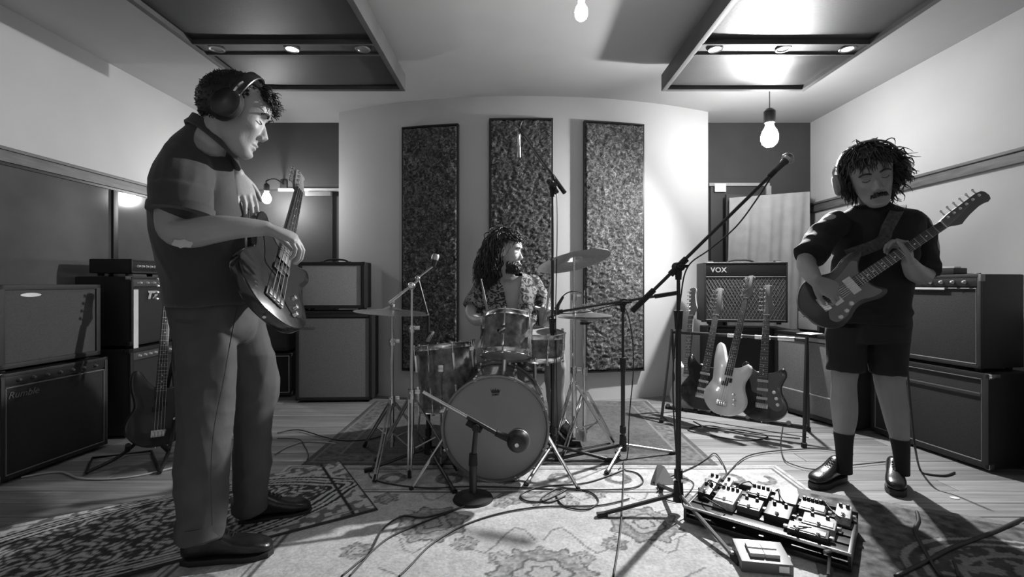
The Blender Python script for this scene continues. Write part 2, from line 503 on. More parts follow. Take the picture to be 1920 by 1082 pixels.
# ------------------------------------------------------------------ rugs (flat woven prints stored as point colours)
def colmat(name, rough=.95):
    m = bpy.data.materials.new(name); m.use_nodes = True
    nt = m.node_tree; b = nt.nodes['Principled BSDF']; b.inputs['Roughness'].default_value = rough
    b.inputs['Specular IOR Level'].default_value = .15
    at = nt.nodes.new('ShaderNodeAttribute'); at.attribute_name = 'weave'
    tc = nt.nodes.new('ShaderNodeTexCoord')
    n = nt.nodes.new('ShaderNodeTexNoise'); n.inputs['Scale'].default_value = 90; n.inputs['Detail'].default_value = 4
    r = nt.nodes.new('ShaderNodeMapRange'); r.inputs['From Min'].default_value = .3; r.inputs['From Max'].default_value = .7
    r.inputs['To Min'].default_value = .8; r.inputs['To Max'].default_value = 1.2
    mu = nt.nodes.new('ShaderNodeVectorMath'); mu.operation = 'SCALE'
    nt.links.new(tc.outputs['Object'], n.inputs['Vector']); nt.links.new(n.outputs['Fac'], r.inputs['Value'])
    nt.links.new(at.outputs['Color'], mu.inputs[0]); nt.links.new(r.outputs['Result'], mu.inputs['Scale'])
    nt.links.new(mu.outputs[0], b.inputs['Base Color'])
    bp = nt.nodes.new('ShaderNodeBump'); bp.inputs['Strength'].default_value = .35; bp.inputs['Distance'].default_value = .004
    nt.links.new(n.outputs['Fac'], bp.inputs['Height']); nt.links.new(bp.outputs['Normal'], b.inputs['Normal'])
    return m
RUGM = colmat('woven_rug')
def rug(cx, cy, L, W, rot, z, fn, label, res=.008, th=.006):
    nx, ny = int(L / res), int(W / res)
    X = np.linspace(-L / 2, L / 2, nx + 1); Y = np.linspace(-W / 2, W / 2, ny + 1)
    gx, gy = np.meshgrid(X, Y)
    col = fn(gx, gy)
    col = np.clip(col, .01, .9)
    zz = z + th + .0012 * np.sin(gx * 7 + 1) * np.sin(gy * 9)
    ex = np.minimum(L / 2 - np.abs(gx), W / 2 - np.abs(gy))
    zz = np.where(ex < 1e-6, z + .0005, zz)
    co = np.stack([gx, gy, zz], -1).reshape(-1, 3)
    idx = np.arange((nx + 1) * (ny + 1)).reshape(ny + 1, nx + 1)
    q = np.stack([idx[:-1, :-1], idx[:-1, 1:], idx[1:, 1:], idx[1:, :-1]], -1).reshape(-1, 4)
    me = bpy.data.meshes.new('rug'); me.vertices.add(len(co)); me.vertices.foreach_set('co', co.ravel())
    me.loops.add(q.size); me.loops.foreach_set('vertex_index', q.ravel().astype(np.int32))
    me.polygons.add(len(q)); me.polygons.foreach_set('loop_start', np.arange(0, q.size, 4, dtype=np.int32))
    me.update(calc_edges=True); me.validate()
    ca = me.color_attributes.new('weave', 'FLOAT_COLOR', 'POINT')
    c4 = np.ones((len(co), 4)); c4[:, :3] = col.reshape(-1, 1)
    ca.data.foreach_set('color', c4.ravel())
    me.materials.append(RUGM); me.shade_smooth()
    o = bpy.data.objects.new('rug', me); COL.objects.link(o)
    o.location = (cx, cy, 0); o.rotation_euler = (0, 0, rot)
    tag(o, label, 'rug')
    return o
def vn(x, y, s, seed=0):                # cheap smooth value noise
    rs = np.random.RandomState(seed); g = rs.rand(64, 64)
    a = x * s + 100; b = y * s + 100
    i = np.floor(a).astype(int); j = np.floor(b).astype(int); fx = a - i; fy = b - j
    fx = fx * fx * (3 - 2 * fx); fy = fy * fy * (3 - 2 * fy)
    g00 = g[i % 64, j % 64]; g10 = g[(i + 1) % 64, j % 64]; g01 = g[i % 64, (j + 1) % 64]; g11 = g[(i + 1) % 64, (j + 1) % 64]
    return (g00 * (1 - fx) + g10 * fx) * (1 - fy) + (g01 * (1 - fx) + g11 * fx) * fy
def floret(gx, gy, cx, cy, r, petals, col, dk, lt, ph=0.0, sq=1.0):
    dx, dy = gx - cx, (gy - cy) / sq
    rr = np.hypot(dx, dy) / r; th = np.arctan2(dy, dx) + ph
    rim = 1 + .10 * np.cos(petals * th) + .04 * np.cos(petals * 2 * th)
    t = rr / rim
    mott = (vn(gx, gy, 90, 5) - .5)
    body = dk + (lt - dk) * (.5 + mott * 1.1)
    col = np.where(t < 1, body, col)
    col = np.where((t > .93) & (t < 1.0), dk * .8, col)
    r2 = rr / (1 + .14 * np.cos(petals * .5 * th))
    col = np.where((r2 > .50) & (r2 < .56), dk * .7, col)
    col = np.where(r2 < .48, lt * .95, col)
    col = np.where((r2 < .30) & (r2 > .24), dk * .8, col)
    return col
def vine(gx, gy, pts, wd, col, val):
    for (x0, y0), (x1, y1) in zip(pts[:-1], pts[1:]):
        dx, dy = x1 - x0, y1 - y0; L2 = dx * dx + dy * dy + 1e-9
        t = np.clip(((gx - x0) * dx + (gy - y0) * dy) / L2, 0, 1)
        d = np.hypot(gx - x0 - t * dx, gy - y0 - t * dy)
        col = np.where(d < wd, val, col)
    return col
def rug_light(gx, gy):
    base, mid, dk = .50, .24, .10
    col = base + .10 * (vn(gx, gy, 30, 1) - .5) + .08 * (vn(gx, gy, 5, 2) - .5)
    rs = random.Random(11)
    # vines in mirrored arabesques
    for sx in (-1, 1):
        for y0 in (-.9, -.45, 0, .45, .9):
            pts = [(sx * (.02 + .55 * k / 14) , y0 + .10 * math.sin(k * .9)) for k in range(15)]
            col = vine(gx, gy, pts, .004, col, mid * .9)
            pts = [(sx * (.55 + .07 * math.sin(k)), y0 + .22 * k / 6) for k in range(8)]
            col = vine(gx, gy, pts, .004, col, mid * .9)
    for cxx in (0,):
        for cy in (-.52, .22, .92):
            col = floret(gx, gy, cxx, cy, .185, 12, col, mid * .72, base * .86, sq=.9)
    for sx in (-1, 1):
        for cy in (-.85, -.15, .58, 1.1):
            col = floret(gx, gy, sx * .46, cy, .15, 8, col, mid * .62, base * .8, .4)
        for cy in (-1.0, -.5, -.3, .05, .35, .8):
            col = floret(gx, gy, sx * .16, cy - .03, .045, 5, col, mid * .8, base * .9)
            col = floret(gx, gy, sx * .30, cy + .07, .052, 6, col, mid * .7, base * .8, .8)
            col = floret(gx, gy, sx * .72, cy + .02, .058, 6, col, mid * .6, base * .8, .3)
    # border bands
    hx = 1.40 - np.abs(gx); hy = 1.25 - np.abs(gy)
    b = np.minimum(hx, hy)
    bcol = base * .9 + .25 * (vn(gx, gy, 26, 4) - .5)
    s = np.where(hx < hy, gy, gx)
    k = np.abs(((s / .30) % 1) - .5) * .30
    rr = np.hypot(k, (b - .19) * 1.0)
    bcol = np.where(rr < .075, mid * .75 + .2 * (vn(gx, gy, 60, 8) - .5), bcol)
    bcol = np.where(rr < .035, base, bcol)
    col = np.where(b < .36, bcol, col)
    for e, wd_ in ((.36, .008), (.33, .005), (.06, .010), (.03, .005)):
        col = np.where(np.abs(b - e) < wd_, dk * 1.2, col)
    return col
def rug_plain_dark(gx, gy):
    c = .085 + .03 * (vn(gx, gy, 40, 1) - .5) + .03 * (vn(gx, gy, 4, 3) - .5)
    b = np.minimum(1.20 - np.abs(gx), .75 - np.abs(gy))
    c = np.where(np.abs(b - .05) < .01, .16, c)
    c = np.where((b > .055) & (b < .16), .11 + .10 * (vn(gx, gy, 45, 6) - .5), c)
    c = np.where(np.abs(b - .17) < .006, .16, c)
    return c
def rug_oval(L, W):
    def fn(gx, gy):
        base, dk = .52, .03
        c = base + .16 * (vn(gx, gy, 40, 2) - .5)
        ax, ay = np.abs(gx) / (L * .47), np.abs(gy) / (W * .47)
        e = np.sqrt(ax ** 2 + ay ** 2) * (1 - .10 * np.exp(-(ay / .18) ** 2))
        sw = np.sin(gx * 58 + 4 * np.sin(gy * 40)) * np.sin(gy * 66 + 4 * np.sin(gx * 34 + 1))
        inner = np.where(sw > .12, base * .95, dk * 1.8)
        inner = np.where(np.abs(sw - .12) < .07, .22, inner)
        c = np.where(e < .80, inner, c)
        for r, wd_ in ((.99, .016), (.93, .009), (.87, .016), (.80, .014)):
            c = np.where(np.abs(e - r) < wd_, dk, c)
        cornr = (e > 1.03) & (vn(gx, gy, 38, 6) > .58)
        c = np.where(cornr, .16, c)
        bx = L / 2 - np.abs(gx); by = W / 2 - np.abs(gy)
        c = np.where(np.abs(bx - .11) < .009, dk, c)
        c = np.where(np.minimum(bx, by) < .010, dk * 1.5, c)
        c = np.where((by < .055) & (by > .045), .14, c)
        return c
    return fn
def rug_dark_persian(gx, gy):
    c = .07 + .05 * (vn(gx, gy, 30, 5) - .5)
    e = np.hypot(gx / .60, gy / .40)
    for r in (1.0, .9, .72):
        c = np.where(np.abs(e - r) < .02, .25, c)
    c = np.where(e > 1.03, .10 + .12 * (vn(gx, gy, 40, 6) - .5), c)
    c = np.where((e < .85) & (vn(gx, gy, 36, 8) > .6), .22, c)
    b = np.minimum(.9 - np.abs(gx), .6 - np.abs(gy))
    c = np.where(b < .05, .16, c)
    return c
rug(.10, 1.50, 2.80, 2.50, 0, 0.0, rug_light, 'large pale floral rug filling the middle of the floor in front of the drums')
rug(-.03, 3.50, 2.40, 1.50, 0, 0.0, rug_plain_dark, 'dark rug under the drum kit in front of the curved wall')
RA = math.atan2(.72, .95)
rug(-1.50, 2.06, 1.62, .72, math.atan2(.60, .92), .0075, rug_oval(1.62, .72), 'rug with a dark oval medallion under the bass player')
rug(1.98, 1.50, 1.8, 1.2, -.45, .0075, rug_dark_persian, 'dark patterned rug in the lower right corner beyond the pedalboard')

# ------------------------------------------------------------------ lettering
def lettering(text, size, M, m, parent, name='lettering', ext=.0008, shear=0.0, bold=0.0, spacing=1.0):
    cu = bpy.data.curves.new(name, 'FONT'); cu.body = text; cu.size = size; cu.extrude = ext; cu.shear = shear; cu.offset = bold
    cu.align_x = 'CENTER'; cu.align_y = 'CENTER'; cu.space_character = spacing; cu.resolution_u = 4
    tmp = bpy.data.objects.new('tmp_text', cu); COL.objects.link(tmp)
    dg = bpy.context.evaluated_depsgraph_get()
    me = bpy.data.meshes.new_from_object(tmp.evaluated_get(dg))
    bpy.data.objects.remove(tmp); bpy.data.curves.remove(cu)
    me.materials.clear(); me.materials.append(m)
    me.transform(WM[parent.name].inverted() @ M)
    o = bpy.data.objects.new(name, me); COL.objects.link(o); o.parent = parent
    WM[o.name] = WM[parent.name].copy()
    return o

# ------------------------------------------------------------------ amplifiers and cabinets
# local frame: origin at the middle of the base front edge, x along the width, -y out of the front, z up
def amp(name, label, cat, pos, rotz, w_, h, d, grille=GRILLD, panel=None, knobs=0, shell=TOLEX, border=.022, piping=None, kmat=None,
        text=None, handle='top', feet=True, corners=True, panel_h=.06, panel_side='front', grille_top=None, group=None, cmat=CHR, switches=0):
    t = thing(name, label, cat, pos, rotz, group)
    M = WM[t.name]
    f = .018 if feet else 0.0
    cab = MB().box((0, d / 2, f + (h - f) / 2), (w_, d, h - f), M, bev=.010).build('cabinet', shell, t)
    ptop = h - border
    gz1 = ptop - (panel_h + .008 if panel else 0); gz0 = f + border
    if grille_top is not None: gz1 = grille_top
    fr = MB()
    fo = -.012
    fr.box((-w_ / 2 + border / 2, fo / 2, f + (h - f) / 2), (border, .016, h - f), M, bev=.005)
    fr.box((w_ / 2 - border / 2, fo / 2, f + (h - f) / 2), (border, .016, h - f), M, bev=.005)
    fr.box((0, fo / 2, f + border / 2), (w_, .016, border), M, bev=.005)
    fr.box((0, fo / 2, h - border / 2), (w_, .016, border), M, bev=.005)
    fr.build('front_frame', shell, t)
    if grille is not None:
        g = MB().box((0, -.003, (gz0 + gz1) / 2), (w_ - 2 * border - .004, .008, gz1 - gz0), M, bev=.003).build('grille', grille, t)
        if piping:
            a, b = w_ / 2 - border - .004, 0
            pts = [(-a, -.010, gz0 + .004), (a, -.010, gz0 + .004), (a, -.010, gz1 - .004), (-a, -.010, gz1 - .004)]
            mb = MB()
            for i in range(4): mb.cyl(M @ V(pts[i]), M @ V(pts[(i + 1) % 4]), .0042, n=8)
            mb.build('piping', piping, g)
    if panel:
        pz = ptop - panel_h / 2
        p = MB().box((0, -.006, pz), (w_ - 2 * border - .004, .010, panel_h), M, bev=.002).build('control_panel', panel, t)
        kn = None
        for k in range(knobs):
            x = (-.5 + (k + .5) / knobs) * (w_ - 2 * border) * .9
            Mk = M @ mtx(V((x, -.011, pz)), V((1, 0, 0)), V((0, 0, 1)), V((0, -1, 0)))
            if kn is None:
                kn = MB().lathe([(0, 0), (.011, 0), (.011, .003), (.008, .005), (.0075, .014), (.006, .016), (0, .016)], None, 12)
                me = kn.mesh('knob'); me.shade_smooth(); me.materials.append(kmat or mat('knob_cap', .5, .3, .4)); kn = me
            o = bpy.data.objects.new('knob', kn); COL.objects.link(o); o.parent = p
            o.matrix_local = WM[t.name].inverted() @ Mk; WM[o.name] = Mk
    if handle == 'top':
        pts = [M @ V(q) for q in ((-.11, d * .45, h - .002), (-.10, d * .45, h + .012), (-.05, d * .45, h + .024), (.05, d * .45, h + .024), (.10, d * .45, h + .012), (.11, d * .45, h - .002))]
        ho = MB().tube(catmull(pts, 5), .008, 8).build('handle', RUB, t)
        mb = MB()
        for s_ in (-1, 1): mb.box((s_ * .115, d * .45, h + .004), (.04, .03, .010), M, bev=.003)
        mb.build('handle_end', cmat, ho)
    if handle == 'side':
        for s_ in (-1, 1):
            mb = MB(); x = s_ * (w_ / 2 + .001)
            mb.box((x, d / 2, h * .62), (.006, .16, .09), M, bev=.002); mb.box((x + s_ * .008, d / 2, h * .64), (.016, .12, .022), M, bev=.004)
            mb.build('handle', BLKM, t)
    if corners:
        for sx in (-1, 1):
            for sz in (0, 1):
                mb = MB(); z = f + .014 if sz == 0 else h - .014
                mb.box((sx * (w_ / 2 - .011), .008, z), (.028, .036, .032), M, bev=.006)
                mb.build('corner', cmat, t)
    if feet:
        for sx in (-1, 1):
            for yy in (.04, d - .04):
                MB().cyl(M @ V((sx * (w_ / 2 - .05), yy, 0)), M @ V((sx * (w_ / 2 - .05), yy, f + .003)), .017, .02, 12).build('foot', RUB, t)
    return t, M
def face(M, x, z, out=.012):            # a matrix lying on an amp's front, text upright
    return M @ mtx(V((x, -out, z)), V((1, 0, 0)), V((0, 0, 1)), V((0, -1, 0)))
def rz(p, q):                            # heading for a front whose left end is p and right end q (seen from outside)
    d = V(q) - V(p); return math.atan2(d.y, d.x)

# far left wall, nearest stack: combo on a speaker cabinet (fronts face into the room)
# seen from outside, left end of a front on the left wall is the nearer one
def stack_at(pn, pf, wd):
    a = V(pn); b = V(pf); c = (a + b) / 2; return c, math.atan2((b - a).y, (b - a).x)
c1, r1 = stack_at((-2.66, 2.50, 0), (-2.62, 3.05, 0), .55)
amp_l, M = amp('speaker_cabinet', 'large black bass combo with pale script lettering, bottom of the nearest left-hand stack', 'amplifier', c1, r1, .60, .575, .36,
               panel=mat('dark_panel', .03, .3, .2), knobs=7, kmat=mat('dim_knob', .06), panel_h=.045, handle=None, grille=GRILLD, piping=mat('grey_piping', .12, .5), border=.02)
lettering('Rumble', .05, face(M, -.19, .455, .010), mat('dim_silver_print', .22, .4, .3), amp_l, shear=.3)
c1b = c1 + V((0, 0, .578))
amp_a, M = amp('combo_amplifier', 'black combo with pale oval badge, on top of the nearest left-hand stack', 'amplifier', c1b + V((-.01, -.02, 0)), r1, .56, .46, .34,
               panel=None, handle=None, grille=mat('mid_grille_cloth', .06, .85, nz=(200, .8, 1.2), bump=(400, .4)), border=.028, corners=False)
mb = MB(); ov = [(.048 * math.cos(a) * (1 + .12 * math.cos(a) ** 2), .011 * math.sin(a)) for a in [2 * PI * k / 20 for k in range(20)]]
mb.prism(ov, 0, .004, face(M, -.125, .405, .006)); bd = mb.build('badge', mat('pale_badge', .7, .35), amp_a)
# second left stack: bass combo with control panel, combo with emblem and tape, small head on top
c2, r2 = stack_at((-2.60, 3.24, 0), (-2.64, 3.82, 0), .58)
amp2, M = amp('speaker_cabinet', 'black bass amplifier with a pale strip of controls, bottom of the second left-hand stack', 'amplifier', c2, r2, .60, .60, .36,
              panel=mat('grey_panel', .13, .35, .5), knobs=9, panel_h=.05, handle=None, border=.03)
c2b = c2 + V((0, 0, .603))
amp3, M = amp('combo_amplifier', 'black bass combo with jagged silver emblem and white tape, second left-hand stack', 'amplifier', c2b, r2, .58, .49, .35,
              panel=mat('grey_panel', .13), knobs=7, panel_h=.05, handle=None, border=.02, cmat=CHR)
def bolt(M, parent, sc=1.0):             # jagged P-shaped emblem
    for poly in ([(-.045, -.03), (-.018, -.03), (-.004, .012), (.06, .012), (.062, .030), (-.045, .030), (-.040, .016), (-.028, .014)],
                 [(.004, -.026), (.018, -.028), (.030, .002), (.062, .004), (.058, -.008), (.044, -.010), (.040, -.020), (.020, -.014)]):
        MB().prism([(x * sc, y * sc) for x, y in poly], 0, .003, M).build('emblem', SILV, parent)
bolt(face(M, -.09, .36, .012), amp3, .95)
MB().box((-.255, -.017, .20), (.045, .002, .40), M).build('tape', TAPE, amp3)
MB().box((-.31 + .05, -.018, .03), (.043, .002, .06), M)
head, M = amp('amplifier_head', 'low black amplifier head with rows of knobs on top of the second left-hand stack', 'amplifier', c2b + V((0, .0, .493)), r2, .58, .115, .26,
              panel=mat('dark_panel', .03), knobs=12, panel_h=.07, handle=None, grille=None, corners=False, border=.014)
# two cases/amps further back on the left
c3 = V((-2.27, 4.40, 0))
lowc, M = amp('speaker_cabinet', 'black cabinet with chrome corners between the bass player and the grey stack', 'speaker', c3, .12, .44, .40, .34, handle=None, piping=mat('chrome_trim', .5, .3, 1.0), border=.02)
uppc, M = amp('speaker_cabinet', 'small dark grey speaker standing on the black cabinet with chrome corners', 'speaker', c3 + V((.0, .02, .403)), .12, .38, .44, .3,
              handle=None, grille=mat('mid_grille_cloth', .06), corners=False)
# grey-fronted stack in front of the back wall
c4 = V((-1.585, 4.22, 0))
big, M = amp('speaker_cabinet', 'tall black cabinet with a wide grey cloth front, bottom of the back left stack', 'speaker', c4, .05, .66, .80, .24,
             grille=GRILLG, handle=None, corners=False, border=.026, panel=mat('dark_panel', .03), panel_h=.03)
lettering('Fender', .05, face(M, -.22, .66, .010), mat('dim_silver_print', .22), big, shear=.35)
top, M = amp('combo_amplifier', 'black combo with a light grey cloth front on top of the back left stack', 'amplifier', c4 + V((-.03, .02, .803)), .03, .575, .43, .22,
             grille=mat('light_grille_cloth', .36, .85, nz=(220, .85, 1.15), bump=(500, .4)), border=.03, cmat=BLKM)

# combo amplifier on its black cabinet behind the guitars
c5 = V((1.93, 4.02, 0))
und, M = amp('speaker_cabinet', 'black cabinet under the combo amplifier behind the rack of guitars', 'speaker', c5 + V((.06, .06, 0)), -.14, .66, .66, .3, corners=True, border=.02, handle=None, cmat=BLKM)
vox, M = amp('combo_amplifier', 'black combo amplifier with diamond grille and white top piping behind the guitar rack', 'amplifier', c5 + V((-.0, .0, .70)), -.14, .66, .52, .27,
             grille=None, corners=False, handle='top', border=.014)
WL = face(M, 0, 0, 0)
MB().box((0, -.006, .455), (.63, .010, .10), M, bev=.002).build('upper_panel', BLACK, vox)
MB().box((0, -.006, .215), (.63, .010, .355), M, bev=.002).build('grille', mat('diamond_grille_cloth', .06, .85, nz=(160, .5, 1.6), bump=(400, .4)), vox)
g = MB()                                 # raised diamond weave
for k in range(-12, 26):
    for sgn in (1, -1):
        x0_ = -.315 + k * .028
        xa, za, xb, zb = (x0_, .04, x0_ + .355 * .55, .39)
        # clip in x
        pts = [(xa, za), (xb, zb)]
        if sgn < 0: pts = [(-xa, za), (-xb, zb)]
        (ax, az), (bx, bz) = pts
        if ax > bx: ax, az, bx, bz = bx, bz, ax, az
        if bx < -.31 or ax > .31: continue
        if ax < -.31: az += (bz - az) * (-.31 - ax) / (bx - ax); ax = -.31
        if bx > .31: bz = az + (bz - az) * (.31 - ax) / (bx - ax); bx = .31
        g.cyl(M @ V((ax, -.012, az)), M @ V((bx, -.012, bz)), .0016, n=4)
gd = g.build('diamond_weave', mat('weave_thread', .12, .8), vox); gd['kind'] = 'stuff'
for z in (.398, .037):
    MB().cyl(M @ V((-.315, -.012, z)), M @ V((.315, -.012, z)), .0035, n=8).build('piping', mat('grey_piping', .2, .5), vox)
MB().box((0, .005, .515), (.656, .03, .012), M, bev=.004).build('top_piping', mat('pale_trim', .6, .5), vox)
lettering('VOX', .058, face(M, -.215, .455, .012), SILV, vox, bold=.0012, spacing=1.05)
for s_ in (-1, 1):
    MB().box((s_ * .27, .05, .528), (.045, .05, .016), M, bev=.005).build('corner', CHR, vox)
# grey-cloth cabinet to its right, running towards the guitarist, with small things on top
p5, q5 = V((2.17, 3.98, 0)), V((2.36, 3.36, 0))
c6, r6 = (p5 + q5) / 2, rz(p5, q5)
gry, M = amp('speaker_cabinet', 'cabinet with a grey cloth front right of the guitar rack', 'speaker', c6, r6, .66, .66, .30, grille=GRILLG,
             handle=None, border=.03, corners=False, panel=mat('pale_panel', .3, .4, .2), panel_h=.03)
MB().box((0, -.009, .20), (.58, .006, .008), M).build('trim_strip', mat('pale_trim', .6), gry)
t = thing('practice_amplifier', 'tiny dark amplifier with a pale top on the grey cabinet beside the guitarist', 'amplifier', V((2.33, 3.80, .66)), r6)
M = WM[t.name]
MB().box((0, .06, .11), (.20, .14, .20), M, bev=.008).build('cabinet', TOLEX, t)
MB().box((0, -.013, .09), (.17, .006, .14), M, bev=.002).build('grille', GRILLG, t)
MB().box((0, .055, .217), (.20, .12, .016), M, bev=.004).build('top_panel', WHITE, t)
for k in range(4): MB().cyl(M @ V((-.07 + k * .045, .02, .225)), M @ V((-.07 + k * .045, .02, .238)), .009, .007, 10).build('knob', BLACK, t)
for sx in (-1, 1): MB().box((sx * .08, .06, .006), (.03, .1, .012), M).build('foot', RUB, t)
mb = MB()
mb.box((0, 0, .004), (.16, .11, .003), Matrix.Translation((2.25, 3.66, .658)) @ Matrix.Rotation(.5, 4, 'Z'))
single(mb, 'paper_sheet', PAPER, 'loose white sheet lying on the grey cabinet', 'paper')

# big stack against the right wall
pR, qR = V((2.50, 3.34, 0)), V((2.62, 2.66, 0))
c7, r7 = (pR + qR) / 2, rz(pR, qR)
lowr, M = amp('speaker_cabinet', 'large black speaker cabinet with pale piping, bottom of the right-hand stack', 'speaker', c7, r7, .72, .545, .30,
              handle=None, border=.03, piping=mat('grey_piping', .2), cmat=CHR)
MB().box((0, -.014, .43), (.64, .004, .006), M).build('trim_strip', mat('grey_piping', .2), lowr)
MB().box((.34, .02, .535), (.07, .06, .022), M, bev=.006).build('corner_cap', CHR, lowr)
upr, M = amp('combo_amplifier', 'big black combo with a silver control strip, top of the right-hand stack', 'amplifier', c7 + V((-.0, .02, .548)), r7, .68, .55, .29,
             handle=None, border=.02, piping=mat('grey_piping', .2), panel=mat('dark_panel', .03), knobs=9, panel_h=.05, corners=False, cmat=BLKM)
MB().box((-.08, -.016, .465), (.46, .006, .012), M, bev=.002).build('silver_strip', mat('bright_strip', .8, .3, .3), upr)
MB().cyl(M @ V((-.30, -.012, .43)), M @ V((-.30, -.018, .43)), .012, n=16).build('badge', DULL, upr)
for s_ in (-1, 1): MB().box((s_ * .335, .0, .53), (.014, .03, .04), M, bev=.003).build('corner', mat('grey_metal', .2), upr)
# items on top of it
t = thing('effects_pedal', 'small dark box on top of the right-hand stack', 'box', M @ V((.10, .08, .55)), r7)
Mi = WM[t.name]
MB().box((0, 0, .022), (.13, .10, .036), Mi, bev=.006).build('case', BLACK, t)
MB().box((0, 0, .044), (.10, .05, .010), Mi, bev=.003).build('treadle', mat('knob_cap', .5), t)
for i, (pa, lab, mm) in enumerate((([(-.30, .1, .556), (-.15, .06, .562), (-.02, .12, .575), (.03, .10, .58), (.04, .06, .562)], 'pale cable lying on top of the right-hand stack', CABLEW),
                               ([(-.22, .16, .556), (-.1, .10, .570), (0, .14, .556), (.16, .2, .556), (.24, .12, .556)], 'black cable tangled on top of the right-hand stack', CABLE))):
    mb = MB(); mb.tube(catmull([M @ V(q) for q in pa], 8), .004, 6); single(mb, 'cable', mm, lab, 'cable')
# something pale at the right edge of the frame, beyond the stack
t = thing('padded_case', 'pale grey padded case standing behind the right-hand stack at the edge', 'case', V((2.92, 2.48, 0)))
mb = MB()
rings = []
for z, a, b in ((0, .10, .09), (.02, .12, .11), (.35, .118, .11), (.60, .11, .10), (.64, .09, .08), (.65, .05, .05)):
    rings.append([V((2.92 + a * math.copysign(abs(math.cos(q)) ** .5, math.cos(q)), 2.48 + b * math.copysign(abs(math.sin(q)) ** .5, math.sin(q)), z)) for q in [2 * PI * k / 28 for k in range(28)]])
mb.loft(rings).build('body', mat('grey_canvas', .2, .85, bump=(200, .2)), t)
mb = MB().tube(catmull([V((2.86, 2.372, .60)), V((2.87, 2.35, .52)), V((2.93, 2.35, .52)), V((2.94, 2.376, .60))], 6), .008, 6).build('handle', RUB, t)

# ------------------------------------------------------------------ guitars
BODY = [(0, 0), (.6, 6), (4, 11.5), (9, 15.2), (14, 15.8), (19, 13.8), (23, 11.9), (27, 12.3), (31, 13.9), (35, 14.6), (38.6, 14), (40.4, 12.2), (39.6, 10.4), (37, 8.4), (34.8, 6), (33.8, 3.6),
        (33.4, 0), (33.6, -3.2), (34, -5.5), (35, -8), (36.6, -10.2), (37.4, -12.2), (36.0, -13.8), (32.5, -14.2), (28.5, -12.8), (24.5, -11.6), (20, -12.4), (15, -15), (10, -15.8), (5, -13.2), (1.2, -7.5)]
GUARD = [(8, -9), (10, -12.5), (15, -12.4), (20, -9.8), (25, -9.2), (29, -11), (33, -11.8), (35.2, -11), (33.6, -7.5), (32.8, -3.4), (32.8, 3.4), (34.2, 6.5), (35.6, 9.0), (34, 10.8), (30, 9.6), (25, 8.0), (20, 6.8), (18.5, 4), (17.5, 0), (13, -2.6), (10, -5)]
